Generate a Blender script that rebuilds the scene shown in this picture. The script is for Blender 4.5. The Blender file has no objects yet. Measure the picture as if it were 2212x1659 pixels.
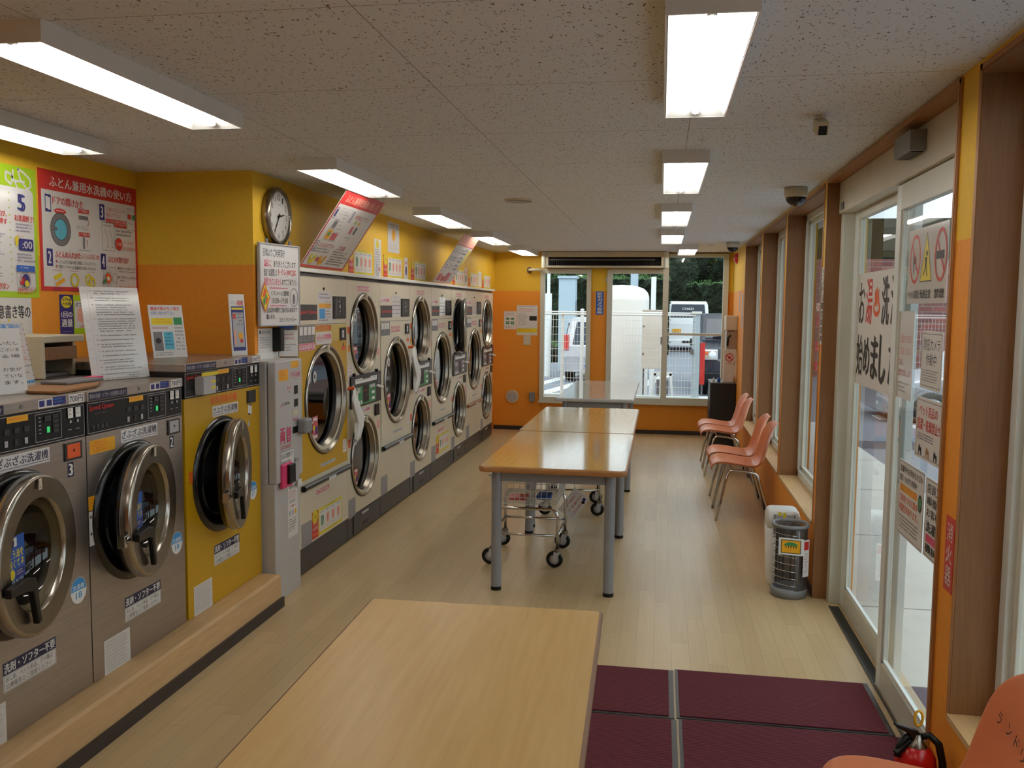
import bpy, math, random
from mathutils import Vector, Matrix
random.seed(7)
SC = bpy.context.scene
COL = SC.collection
# ---------------------------------------------------------------- camera
cam_d = bpy.data.cameras.new('camera'); cam = bpy.data.objects.new('camera', cam_d); COL.objects.link(cam)
cam_d.sensor_width = 36.0; cam_d.lens = 36*1927.945/2212; cam_d.clip_start = .05; cam_d.clip_end = 300
RX = Vector((.98633622, .16446461, .0096054)); DN = Vector((.02354133, -.08299702, -.9962717)); FW = Vector((-.16305421, .98288498, -.08573468))
mw = Matrix(((RX.x, -DN.x, -FW.x, 0), (RX.y, -DN.y, -FW.y, 0), (RX.z, -DN.z, -FW.z, 1.7), (0, 0, 0, 1)))
cam.matrix_world = mw
SC.camera = cam
# ---------------------------------------------------------------- world and exposure
W = bpy.data.worlds.new('overcast_sky'); SC.world = W; W.use_nodes = True
nt = W.node_tree; nt.nodes.clear()
wo = nt.nodes.new('ShaderNodeOutputWorld'); wb = nt.nodes.new('ShaderNodeBackground')
tc = nt.nodes.new('ShaderNodeTexCoord'); sx = nt.nodes.new('ShaderNodeSeparateXYZ'); cr = nt.nodes.new('ShaderNodeValToRGB')
cr.color_ramp.elements[0].position = .45; cr.color_ramp.elements[0].color = (.30, .32, .33, 1)
cr.color_ramp.elements[1].position = .55; cr.color_ramp.elements[1].color = (.80, .92, 1.0, 1)
mr = nt.nodes.new('ShaderNodeMapRange'); mr.inputs[1].default_value = -1; mr.inputs[2].default_value = 1
nt.links.new(tc.outputs['Generated'], sx.inputs[0]); nt.links.new(sx.outputs['Z'], mr.inputs[0]); nt.links.new(mr.outputs[0], cr.inputs[0])
nt.links.new(cr.outputs[0], wb.inputs[0]); wb.inputs[1].default_value = 2.15; nt.links.new(wb.outputs[0], wo.inputs[0])
sun_d = bpy.data.lights.new('sun', 'SUN'); sun_d.energy = 1.0; sun_d.angle = .5; sun_d.color = (1, .97, .9)
sun = bpy.data.objects.new('sun', sun_d); COL.objects.link(sun); sun.rotation_euler = (math.radians(34), math.radians(12), 0)
TUBE_POWER = 30.0          # the fluorescent tubes below use this strength
SC.view_settings.view_transform = 'Standard'; SC.view_settings.look = 'None'
SC.view_settings.exposure = 0.0; SC.view_settings.gamma = 1.0; SC.view_settings.use_curve_mapping = False
SC.cycles.max_bounces = 7; SC.cycles.diffuse_bounces = 4; SC.cycles.glossy_bounces = 4; SC.cycles.transparent_max_bounces = 12
SC.cycles.caustics_reflective = False; SC.cycles.caustics_refractive = False; SC.cycles.sample_clamp_indirect = 4.0
# ---------------------------------------------------------------- materials
def lin(c):
    return tuple((x/255/12.92 if x/255 <= .04045 else ((x/255+.055)/1.055)**2.4) for x in c)
def newmat(name):
    m = bpy.data.materials.new(name); m.use_nodes = True
    n = m.node_tree; b = n.nodes.get('Principled BSDF'); return m, n, b
def P(name, rgb, rough=.5, metal=0.0, var=.06, scale=8.0, bump=0.0, stretch=None, spec=None, coat=0.0):
    m, n, b = newmat(name)
    c = lin(rgb)
    t = n.nodes.new('ShaderNodeTexCoord'); mp = n.nodes.new('ShaderNodeMapping'); no = n.nodes.new('ShaderNodeTexNoise')
    no.inputs['Scale'].default_value = scale; no.inputs['Detail'].default_value = 3
    if stretch: mp.inputs['Scale'].default_value = stretch
    n.links.new(t.outputs['Object'], mp.inputs[0]); n.links.new(mp.outputs[0], no.inputs['Vector'])
    r = n.nodes.new('ShaderNodeValToRGB')
    r.color_ramp.elements[0].position = .3; r.color_ramp.elements[1].position = .7
    r.color_ramp.elements[0].color = tuple(x*(1-var) for x in c)+(1,)
    r.color_ramp.elements[1].color = tuple(min(1, x*(1+var)) for x in c)+(1,)
    n.links.new(no.outputs['Fac'], r.inputs[0]); n.links.new(r.outputs[0], b.inputs['Base Color'])
    b.inputs['Roughness'].default_value = rough; b.inputs['Metallic'].default_value = metal
    if spec is not None: b.inputs['Specular IOR Level'].default_value = spec
    if coat: b.inputs['Coat Weight'].default_value = coat; b.inputs['Coat Roughness'].default_value = .08
    if bump:
        bp = n.nodes.new('ShaderNodeBump'); bp.inputs['Strength'].default_value = bump; bp.inputs['Distance'].default_value = .01
        n.links.new(no.outputs['Fac'], bp.inputs['Height']); n.links.new(bp.outputs[0], b.inputs['Normal'])
    return m
def glassmat(name, tint=(.96, .985, .98), refl=1.7, sheet=False):
    # clear pane: schlick reflection on the face turned to the viewer, plain transmission through the other
    m = bpy.data.materials.new(name); m.use_nodes = True; n = m.node_tree; n.nodes.clear()
    o = n.nodes.new('ShaderNodeOutputMaterial'); mx = n.nodes.new('ShaderNodeMixShader'); tr = n.nodes.new('ShaderNodeBsdfTransparent')
    gl = n.nodes.new('ShaderNodeBsdfGlossy'); lw = n.nodes.new('ShaderNodeLayerWeight'); lw.inputs[0].default_value = .5
    no = n.nodes.new('ShaderNodeTexNoise'); no.inputs['Scale'].default_value = 1.5
    bp = n.nodes.new('ShaderNodeBump'); bp.inputs['Strength'].default_value = .02; bp.inputs['Distance'].default_value = .01
    n.links.new(no.outputs['Fac'], bp.inputs['Height']); n.links.new(bp.outputs[0], gl.inputs['Normal'])
    def ma(op, a, b):
        k = n.nodes.new('ShaderNodeMath'); k.operation = op; k.use_clamp = op != 'POWER'
        for q, v in enumerate((a, b)):
            if isinstance(v, float): k.inputs[q].default_value = v
            else: n.links.new(v, k.inputs[q])
        return k.outputs[0]
    f = ma('MULTIPLY', ma('ADD', ma('MULTIPLY', ma('POWER', lw.outputs['Facing'], 5.0), .96), .04), refl)
    if not sheet:
        g = n.nodes.new('ShaderNodeNewGeometry'); f = ma('MULTIPLY', f, ma('SUBTRACT', 1.0, g.outputs['Backfacing']))
    tr.inputs[0].default_value = tint+(1,); gl.inputs['Roughness'].default_value = .0
    n.links.new(f, mx.inputs[0]); n.links.new(tr.outputs[0], mx.inputs[1]); n.links.new(gl.outputs[0], mx.inputs[2]); n.links.new(mx.outputs[0], o.inputs[0])
    return m
def emit(name, rgb, s):
    m, n, b = newmat(name); b.inputs['Base Color'].default_value = rgb+(1,)
    b.inputs['Emission Color'].default_value = rgb+(1,); b.inputs['Emission Strength'].default_value = s
    return m
M = {}
M['yellow'] = P('yellow_wall_paint', (228, 182, 42), .6, var=.04, scale=40, bump=.06)
M['orange'] = P('orange_wall_paint', (230, 146, 36), .6, var=.04, scale=40, bump=.06)
M['darkbase'] = P('dark_vinyl_base', (44, 36, 33), .5)
M['brown'] = P('brown_wood_print', (134, 92, 52), .5, var=.1, scale=18, stretch=(8, 8, .5))
M['trim'] = P('orange_brown_trim', (164, 114, 66), .45, var=.1, scale=18, stretch=(6, 6, .5))
M['palewood'] = P('pale_wood', (206, 170, 122), .5, var=.08, scale=14, stretch=(3, .4, 3))
M['alu'] = P('cream_white_aluminium', (212, 212, 198), .4, var=.03)
M['aluw'] = P('white_aluminium', (226, 232, 228), .35, var=.03)
M['beige'] = P('beige_enamel', (205, 196, 172), .4, var=.03)
M['cream'] = P('cream_enamel', (214, 204, 180), .35, var=.03, scale=3)
M['white'] = P('white_enamel', (232, 232, 228), .4, var=.02)
M['paper'] = P('white_paper', (222, 220, 216), .35, var=.02, scale=3)
M['paperg'] = P('laminated_paper', (224, 222, 220), .12, var=.02, scale=3)
M['greyw'] = P('light_grey_enamel', (186, 184, 182), .4, var=.03)
M['grey'] = P('grey_enamel', (128, 130, 132), .45)
M['dgrey'] = P('dark_grey_plastic', (44, 42, 42), .4)
M['black'] = P('black_plastic', (9, 9, 10), .4, var=.1, spec=.35)
M['blackg'] = P('glossy_black_rubber', (9, 9, 10), .22, var=.1)
M['ink'] = P('black_ink', (26, 24, 26), .5)
M['navy'] = P('navy_print', (34, 34, 110), .4)
M['navyd'] = P('dark_navy_print', (26, 24, 60), .4)
M['blue'] = P('blue_print', (40, 90, 175), .4)
M['lblue'] = P('light_blue_print', (60, 150, 215), .4)
M['cyan'] = P('cyan_print', (84, 176, 200), .4)
M['red'] = P('red_print', (196, 44, 40), .4)
M['pink'] = P('pink_print', (214, 60, 110), .4)
M['rose'] = P('rose_print', (200, 90, 100), .4)
M['ored'] = P('orange_red_print', (225, 95, 40), .4)
M['yel'] = P('yellow_print', (226, 206, 40), .4)
M['sunny'] = P('golden_yellow_print', (232, 168, 30), .4)
M['lime'] = P('lime_print', (168, 204, 30), .35)
M['green'] = P('green_print', (50, 130, 80), .4)
M['tgrey'] = P('grey_print', (110, 108, 110), .5)
M['lgrey'] = P('pale_grey_print', (178, 176, 178), .5)
M['skin'] = P('peach_print', (230, 170, 150), .5)
M['tubes'] = P('brushed_chrome', (176, 170, 160), .24, 1.0, var=.05)
M['chrome'] = P('chrome', (205, 205, 205), .12, 1.0, var=.05)
M['steel'] = P('brushed_stainless', (172, 162, 152), .36, .9, var=.06, scale=30, stretch=(1, .15, 4))
M['steelr'] = P('stainless_ring', (142, 134, 122), .28, 1.0, var=.08, scale=12)
M['gold'] = P('yellow_enamel', (196, 152, 18), .35, var=.04, scale=4)
M['goldw'] = P('worn_yellow_enamel', (206, 180, 96), .4, var=.12, scale=3)
M['tube_leg'] = P('silver_grey_paint', (146, 150, 156), .38, .2, var=.05)
M['chair'] = P('orange_shell_plastic', (214, 128, 86), .38, var=.05, scale=5)
M['extred'] = P('extinguisher_red', (190, 18, 16), .25, var=.05)
M['ebox'] = P('pinkish_beige_enamel', (226, 216, 206), .5, var=.02)
M['glass'] = glassmat('window_glass')
M['dglass'] = glassmat('drum_door_glass', (.42, .43, .45), 1.6, True)
M['vinyl'] = glassmat('clear_vinyl', (.97, .97, .97), 1.0, True)
M['void'] = P('dark_interior', (14, 12, 12), .6)
M['drum'] = P('drum_metal', (120, 122, 124), .3, 1.0, var=.1)
M['tube'] = emit('lit_fluorescent_tube', (1.0, .965, .90), TUBE_POWER)
M['reflector'] = P('white_reflector', (240, 240, 238), .4, var=.01)
M['led'] = emit('green_led', (.05, .75, .2), .35)
def m_floor():
    m, n, b = newmat('wood_plank_vinyl')
    t = n.nodes.new('ShaderNodeTexCoord'); sp = n.nodes.new('ShaderNodeSeparateXYZ'); n.links.new(t.outputs['Object'], sp.inputs[0])
    def ma(op, a, b_=0.0):
        k = n.nodes.new('ShaderNodeMath'); k.operation = op
        for q, v in enumerate((a, b_)):
            if isinstance(v, (int, float)): k.inputs[q].default_value = v
            else: n.links.new(v, k.inputs[q])
        return k.outputs[0]
    def wn(a, c=None):
        w = n.nodes.new('ShaderNodeTexWhiteNoise'); w.noise_dimensions = '2D'; cb = n.nodes.new('ShaderNodeCombineXYZ'); n.links.new(a, cb.inputs[0])
        if c is not None: n.links.new(c, cb.inputs[1])
        n.links.new(cb.outputs[0], w.inputs['Vector']); return w.outputs['Value']
    u = ma('DIVIDE', sp.outputs['X'], .088); i = ma('FLOOR', u); v = ma('ADD', ma('DIVIDE', sp.outputs['Y'], .9), ma('MULTIPLY', wn(i), 5.0)); j = ma('FLOOR', v)
    gap = ma('MAXIMUM', ma('LESS_THAN', ma('FRACT', u), .014), ma('LESS_THAN', ma('FRACT', v), .0018))
    mx = n.nodes.new('ShaderNodeMix'); mx.data_type = 'RGBA'; n.links.new(wn(i, j), mx.inputs[0]); mx.inputs[6].default_value = lin((214, 186, 140))+(1,); mx.inputs[7].default_value = lin((203, 175, 130))+(1,)
    no = n.nodes.new('ShaderNodeTexNoise'); mp = n.nodes.new('ShaderNodeMapping'); mp.inputs['Scale'].default_value = (22, 1.2, 1)
    n.links.new(t.outputs['Object'], mp.inputs[0]); n.links.new(mp.outputs[0], no.inputs['Vector']); no.inputs['Scale'].default_value = 2; no.inputs['Detail'].default_value = 5
    m2 = n.nodes.new('ShaderNodeMix'); m2.data_type = 'RGBA'; m2.blend_type = 'MULTIPLY'; m2.inputs[0].default_value = .2; n.links.new(mx.outputs[2], m2.inputs[6]); n.links.new(no.outputs['Fac'], m2.inputs[7])
    m3 = n.nodes.new('ShaderNodeMix'); m3.data_type = 'RGBA'; n.links.new(ma('MULTIPLY', gap, .8), m3.inputs[0]); n.links.new(m2.outputs[2], m3.inputs[6]); m3.inputs[7].default_value = lin((120, 98, 72))+(1,)
    n.links.new(m3.outputs[2], b.inputs['Base Color'])
    n2 = n.nodes.new('ShaderNodeTexNoise'); n2.inputs['Scale'].default_value = 3; n2.inputs['Detail'].default_value = 4
    mr = n.nodes.new('ShaderNodeMapRange'); mr.inputs[3].default_value = .285; mr.inputs[4].default_value = .36
    n.links.new(t.outputs['Object'], n2.inputs['Vector']); n.links.new(n2.outputs['Fac'], mr.inputs[0]); n.links.new(mr.outputs[0], b.inputs['Roughness'])
    return m
M['floor'] = m_floor()
def m_ceiling():
    m, n, b = newmat('fissured_ceiling_board')
    t = n.nodes.new('ShaderNodeTexCoord'); mp = n.nodes.new('ShaderNodeMapping'); mp.inputs['Scale'].default_value = (210, 110, 1)
    n.links.new(t.outputs['Object'], mp.inputs[0])
    no = n.nodes.new('ShaderNodeTexNoise'); no.inputs['Scale'].default_value = .62; no.inputs['Detail'].default_value = 1.5
    n.links.new(mp.outputs[0], no.inputs['Vector'])
    cr = n.nodes.new('ShaderNodeValToRGB'); cr.color_ramp.elements[0].position = .65; cr.color_ramp.elements[1].position = .69
    cr.color_ramp.elements[0].color = lin((226, 230, 236))+(1,); cr.color_ramp.elements[1].color = lin((120, 108, 98))+(1,)
    n.links.new(no.outputs['Fac'], cr.inputs[0])
    br = n.nodes.new('ShaderNodeTexBrick'); m2 = n.nodes.new('ShaderNodeMapping'); m2.inputs['Location'].default_value = (.785, -.55, 0)
    n.links.new(t.outputs['Object'], m2.inputs[0]); n.links.new(m2.outputs[0], br.inputs['Vector']); br.offset = 0
    br.inputs['Scale'].default_value = 1; br.inputs['Brick Width'].default_value = .88; br.inputs['Row Height'].default_value = .834; br.inputs['Mortar Size'].default_value = .0016
    mx = n.nodes.new('ShaderNodeMix'); mx.data_type = 'RGBA'; n.links.new(br.outputs['Fac'], mx.inputs[0])
    n.links.new(cr.outputs[0], mx.inputs[6]); mx.inputs[7].default_value = lin((150, 138, 126))+(1,)
    n.links.new(mx.outputs[2], b.inputs['Base Color']); b.inputs['Roughness'].default_value = .9
    return m
M['ceiling'] = m_ceiling()
def m_table(name='light_wood_laminate', rough=.09):
    m, n, b = newmat(name)
    t = n.nodes.new('ShaderNodeTexCoord'); mp = n.nodes.new('ShaderNodeMapping'); mp.inputs['Scale'].default_value = (26, 1.5, 26)
    no = n.nodes.new('ShaderNodeTexNoise'); no.inputs['Scale'].default_value = 2; no.inputs['Detail'].default_value = 6
    n.links.new(t.outputs['Object'], mp.inputs[0]); n.links.new(mp.outputs[0], no.inputs['Vector'])
    cr = n.nodes.new('ShaderNodeValToRGB'); cr.color_ramp.elements[0].position = .3; cr.color_ramp.elements[1].position = .75
    cr.color_ramp.elements[0].color = lin((198, 158, 96))+(1,); cr.color_ramp.elements[1].color = lin((210, 174, 112))+(1,)
    n.links.new(no.outputs['Fac'], cr.inputs[0]); n.links.new(cr.outputs[0], b.inputs['Base Color'])
    b.inputs['Roughness'].default_value = rough
    return m
M['table'] = m_table(); M['table2'] = m_table('worn_wood_laminate', .34)
M['tedge'] = P('wood_table_edge', (168, 116, 66), .35, var=.08, scale=6)
def m_mat():
    m, n, b = newmat('ribbed_maroon_carpet')
    t = n.nodes.new('ShaderNodeTexCoord'); w = n.nodes.new('ShaderNodeTexWave'); w.bands_direction = 'Y'; w.inputs['Scale'].default_value = 26
    w.inputs['Distortion'].default_value = .6; w.inputs['Detail'].default_value = 2
    n.links.new(t.outputs['Object'], w.inputs['Vector'])
    no = n.nodes.new('ShaderNodeTexNoise'); no.inputs['Scale'].default_value = 160; no.inputs['Detail'].default_value = 2
    n.links.new(t.outputs['Object'], no.inputs['Vector'])
    ad = n.nodes.new('ShaderNodeMath'); ad.operation = 'ADD'; n.links.new(w.outputs['Fac'], ad.inputs[0]); n.links.new(no.outputs['Fac'], ad.inputs[1])
    cr = n.nodes.new('ShaderNodeValToRGB'); cr.color_ramp.elements[0].position = .3; cr.color_ramp.elements[1].position = .95
    cr.color_ramp.elements[0].color = lin((46, 8, 16))+(1,); cr.color_ramp.elements[1].color = lin((92, 20, 34))+(1,)
    n.links.new(ad.outputs[0], cr.inputs[0]); n.links.new(cr.outputs[0], b.inputs['Base Color']); b.inputs['Roughness'].default_value = .95
    bp = n.nodes.new('ShaderNodeBump'); bp.inputs['Strength'].default_value = .5; bp.inputs['Distance'].default_value = .004
    n.links.new(ad.outputs[0], bp.inputs['Height']); n.links.new(bp.outputs[0], b.inputs['Normal'])
    return m
M['mat'] = m_mat()
def m_leaf(name, a, c, sc=9):
    m, n, b = newmat(name)
    t = n.nodes.new('ShaderNodeTexCoord'); no = n.nodes.new('ShaderNodeTexNoise'); no.inputs['Scale'].default_value = sc; no.inputs['Detail'].default_value = 8; no.inputs['Roughness'].default_value = .8
    n.links.new(t.outputs['Object'], no.inputs['Vector'])
    cr = n.nodes.new('ShaderNodeValToRGB'); cr.color_ramp.elements[0].position = .4; cr.color_ramp.elements[1].position = .66
    cr.color_ramp.elements[0].color = lin(a)+(1,); cr.color_ramp.elements[1].color = lin(c)+(1,)
    n.links.new(no.outputs['Fac'], cr.inputs[0]); n.links.new(cr.outputs[0], b.inputs['Base Color']); b.inputs['Roughness'].default_value = .8
    bp = n.nodes.new('ShaderNodeBump'); bp.inputs['Strength'].default_value = 1; bp.inputs['Distance'].default_value = .2
    n.links.new(no.outputs['Fac'], bp.inputs['Height']); n.links.new(bp.outputs[0], b.inputs['Normal'])
    return m
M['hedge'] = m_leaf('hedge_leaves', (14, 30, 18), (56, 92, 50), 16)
M['hedgetop'] = m_leaf('light_green_leaves', (44, 84, 34), (120, 168, 76), 14)  # lighter green for hedge tops, scattered crown leaves and one tree
M['tree'] = m_leaf('tree_leaves', (22, 44, 22), (96, 138, 64), 8)
M['asphalt'] = P('asphalt', (122, 126, 136), .9, var=.12, scale=60)
M['concrete'] = P('pale_concrete', (206, 208, 204), .8, var=.05, scale=5)
M['tile'] = P('purple_grey_tile', (104, 92, 102), .6, var=.1)
M['carwhite'] = P('white_car_paint', (232, 236, 238), .2, var=.01)
M['carsilver'] = P('silver_car_paint', (176, 174, 178), .25, .5, var=.02)
M['cardark'] = P('dark_grey_car_paint', (36, 40, 52), .25, .2, var=.02)
M['carglass'] = P('tinted_car_glass', (34, 44, 60), .08, var=.02)
M['tankw'] = P('ivory_tank_paint', (240, 236, 230), .5, var=.02)
M['utility'] = P('pale_blue_grey_paint', (176, 194, 204), .5, var=.03)
def m_brick():
    m, n, b = newmat('red_brick'); t = n.nodes.new('ShaderNodeTexCoord'); br = n.nodes.new('ShaderNodeTexBrick')
    sp = n.nodes.new('ShaderNodeSeparateXYZ'); cb = n.nodes.new('ShaderNodeCombineXYZ'); ad = n.nodes.new('ShaderNodeMath')
    n.links.new(t.outputs['Object'], sp.inputs[0]); n.links.new(sp.outputs['X'], ad.inputs[0]); n.links.new(sp.outputs['Y'], ad.inputs[1])
    n.links.new(ad.outputs[0], cb.inputs[0]); n.links.new(sp.outputs['Z'], cb.inputs[1]); n.links.new(cb.outputs[0], br.inputs['Vector'])
    br.inputs['Scale'].default_value = 1; br.inputs['Brick Width'].default_value = .5; br.inputs['Row Height'].default_value = .14; br.inputs['Mortar Size'].default_value = .012
    br.inputs['Color1'].default_value = lin((160, 96, 88))+(1,); br.inputs['Color2'].default_value = lin((126, 84, 84))+(1,); br.inputs['Mortar'].default_value = lin((150, 130, 124))+(1,)
    n.links.new(br.outputs['Color'], b.inputs['Base Color']); b.inputs['Roughness'].default_value = .85
    return m
M['brick'] = m_brick()
def m_mesh(name='perforated_steel'):
    m = bpy.data.materials.new(name); m.use_nodes = True; n = m.node_tree; b = n.nodes.get('Principled BSDF'); o = n.nodes.get('Material Output')
    b.inputs['Base Color'].default_value = lin((110, 108, 108))+(1,); b.inputs['Metallic'].default_value = .8; b.inputs['Roughness'].default_value = .4
    t = n.nodes.new('ShaderNodeTexCoord'); v = n.nodes.new('ShaderNodeTexVoronoi'); v.inputs['Scale'].default_value = 160; v.inputs['Randomness'].default_value = .0
    n.links.new(t.outputs['Object'], v.inputs['Vector'])
    g = n.nodes.new('ShaderNodeMath'); g.operation = 'LESS_THAN'; g.inputs[1].default_value = .36; n.links.new(v.outputs['Distance'], g.inputs[0])
    tr = n.nodes.new('ShaderNodeBsdfTransparent'); mx = n.nodes.new('ShaderNodeMixShader')
    n.links.new(g.outputs[0], mx.inputs[0]); n.links.new(b.outputs[0], mx.inputs[1]); n.links.new(tr.outputs[0], mx.inputs[2]); n.links.new(mx.outputs[0], o.inputs[0])
    return m
M['perf'] = m_mesh()
# ---------------------------------------------------------------- mesh helpers
_txt = {}
def text_mesh(s, bold):
    k = (s, bold)
    if k not in _txt:
        c = bpy.data.curves.new('t', 'FONT'); c.body = s; c.resolution_u = 2; c.offset = bold; c.fill_mode = 'FRONT'
        o = bpy.data.objects.new('t', c); COL.objects.link(o)
        me = bpy.data.meshes.new_from_object(o.evaluated_get(bpy.context.evaluated_depsgraph_get()))
        V = [(v.co.x, v.co.y) for v in me.vertices]; F = [tuple(p.vertices) for p in me.polygons]
        bpy.data.objects.remove(o); bpy.data.curves.remove(c); bpy.data.meshes.remove(me)
        x0 = min(v[0] for v in V); x1 = max(v[0] for v in V); y0 = min(v[1] for v in V); y1 = max(v[1] for v in V)
        _txt[k] = ([(x-x0, y1-y) for x, y in V], F, x1-x0, y1-y0)
    return _txt[k]
def basis(O, X, Y, Z):
    X, Y, Z = Vector(X), Vector(Y), Vector(Z)
    return Matrix(((X.x, Y.x, Z.x, O[0]), (X.y, Y.y, Z.y, O[1]), (X.z, Y.z, Z.z, O[2]), (0, 0, 0, 1)))
def Wm(o):
    m = Matrix.LocRotScale(o.location, o.rotation_euler, o.scale)
    return Wm(o.parent) @ m if o.parent else m
class MB:
    def __init__(s, T=None):
        s.v = []; s.f = []; s.fm = []; s.fs = []; s.ml = []; s.T = T
    def add(s, vs, fs, mat, smooth=False):
        if isinstance(mat, str): mat = M[mat]
        if mat not in s.ml: s.ml.append(mat)
        i = s.ml.index(mat); b = len(s.v)
        for v in vs:
            v = Vector(v); s.v.append(s.T @ v if s.T else v)
        for f in fs: s.f.append([b+k for k in f]); s.fm.append(i); s.fs.append(smooth)
        return s
    def box(s, x0, x1, y0, y1, z0, z1, mat):
        v = [(x, y, z) for z in (z0, z1) for y in (y0, y1) for x in (x0, x1)]
        return s.add(v, [(0, 2, 3, 1), (4, 5, 7, 6), (0, 1, 5, 4), (2, 6, 7, 3), (0, 4, 6, 2), (1, 3, 7, 5)], mat)
    def quad(s, a, b, c, d, mat): return s.add([a, b, c, d], [(0, 1, 2, 3)], mat)
    def lathe(s, prof, O, A, mat, n=32, smooth=True, ang=2*math.pi, a0=0, ref=None):
        # prof: (radius, height) along axis A from O
        A = Vector(A).normalized(); O = Vector(O)
        r = Vector(ref) if ref else (Vector((0, 0, 1)) if abs(A.z) < .9 else Vector((1, 0, 0)))
        U = (r-A*r.dot(A)).normalized(); V = A.cross(U)
        full = abs(ang-2*math.pi) < 1e-6; cnt = n if full else n+1
        vs = []
        for (rr, h) in prof:
            for i in range(cnt):
                t = a0+ang*i/n; vs.append(O+A*h+(U*math.cos(t)+V*math.sin(t))*rr)
        fs = []
        for k in range(len(prof)-1):
            for i in range(n):
                j = (i+1) % cnt if full else i+1
                fs.append((k*cnt+i, k*cnt+j, (k+1)*cnt+j, (k+1)*cnt+i))
        return s.add(vs, fs, mat, smooth)
    def cyl(s, p0, p1, r, mat, n=16, r2=None, smooth=True):
        p0 = Vector(p0); p1 = Vector(p1); h = (p1-p0).length
        r2 = r if r2 is None else r2
        s.lathe([(r, 0), (r2, h)], p0, p1-p0, mat, n, smooth)
        s.lathe([(0.0001, 0), (r, 0)], p0, p1-p0, mat, n, False); s.lathe([(r2, h), (0.0001, h)], p0, p1-p0, mat, n, False)
        return s
    def tube(s, pts, r, mat, n=8, closed=False, caps=True, smooth=True):
        pts = [Vector(p) for p in pts]; N = len(pts); vs = []; fs = []
        up = None
        for i, p in enumerate(pts):
            if closed: t = pts[(i+1) % N]-pts[i-1]
            else: t = pts[min(i+1, N-1)]-pts[max(i-1, 0)]
            t.normalize()
            if up is None:
                up = Vector((0, 0, 1)) if abs(t.z) < .9 else Vector((1, 0, 0))
            up = (up-t*up.dot(t)).normalized(); w = t.cross(up)
            rr = r[i] if isinstance(r, (list, tuple)) else r
            for k in range(n):
                a = 2*math.pi*k/n; vs.append(p+(up*math.cos(a)+w*math.sin(a))*rr)
        for i in range(N if closed else N-1):
            j = (i+1) % N
            for k in range(n):
                l = (k+1) % n; fs.append((i*n+k, i*n+l, j*n+l, j*n+k))
        if caps and not closed: fs.append(tuple(range(n))[::-1]); fs.append(tuple((N-1)*n+k for k in range(n)))
        return s.add(vs, fs, mat, smooth)
    def prism(s, poly, O, U, V, D, mat, smooth=False):
        # polygon (u,v) at O+u*U+v*V extruded by vector D
        O, U, V, D = Vector(O), Vector(U), Vector(V), Vector(D); n = len(poly)
        a = [O+U*p[0]+V*p[1] for p in poly]; b = [q+D for q in a]
        fs = [tuple(range(n)), tuple(range(2*n-1, n-1, -1))]+[(i, n+i, n+(i+1) % n, (i+1) % n) for i in range(n)]
        return s.add(a+b, fs, mat, smooth)
    def loft(s, rings, mat, smooth=True, cap=True):
        n = len(rings[0]); vs = [p for r in rings for p in r]; fs = []
        for k in range(len(rings)-1):
            for i in range(n): fs.append((k*n+i, k*n+(i+1) % n, (k+1)*n+(i+1) % n, (k+1)*n+i))
        if cap: fs.append(tuple(range(n))[::-1]); fs.append(tuple((len(rings)-1)*n+i for i in range(n)))
        return s.add(vs, fs, mat, smooth)
    def build(s, name, parent=None, bevel=0, seg=2, **tags):
        me = bpy.data.meshes.new(name)
        vs = s.v
        if parent is not None:
            inv = Wm(parent).inverted(); vs = [inv @ v for v in vs]
        me.from_pydata([tuple(v) for v in vs], [], s.f)
        for m in s.ml: me.materials.append(m)
        me.polygons.foreach_set('material_index', s.fm); me.polygons.foreach_set('use_smooth', s.fs); me.update()
        o = bpy.data.objects.new(name, me); COL.objects.link(o)
        if parent is not None: o.parent = parent
        if bevel:
            b = o.modifiers.new('bevel', 'BEVEL'); b.width = bevel; b.segments = seg; b.limit_method = 'ANGLE'; b.angle_limit = math.radians(40)
        tag(o, **tags); return o
def tag(o, label=None, cat=None, group=None, kind=None):
    if label: o['label'] = label
    if cat: o['category'] = cat
    if group: o['group'] = group
    if kind: o['kind'] = kind
    return o
def thing(name, label, cat, loc=(0, 0, 0), rz=0, group=None):
    o = bpy.data.objects.new(name, None); COL.objects.link(o); o.location = loc; o.rotation_euler = (0, 0, rz)
    o.empty_display_size = .1
    return tag(o, label, cat, group)
def dup(root, loc, rz=None, label=None, group=None):
    r = root.copy(); COL.objects.link(r); r.location = loc
    if rz is not None: r.rotation_euler = (0, 0, rz)
    if label: r['label'] = label
    if group: r['group'] = group
    def kids(a, b):
        for ch in [c for c in bpy.data.objects if c.parent == a]:
            c = ch.copy(); COL.objects.link(c); c.parent = b; kids(ch, c)
    kids(root, r)
    return r
def struct(mb, name, **k): return mb.build(name, kind='structure', **k)
LW = ((0, 1, 0), (0, 0, -1))      # reading directions (right, down) of a sheet on the left wall
FWL = ((1, 0, 0), (0, 0, -1))     # ... on the far wall
RW = ((0, -1, 0), (0, 0, -1))     # ... on the right wall
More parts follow.
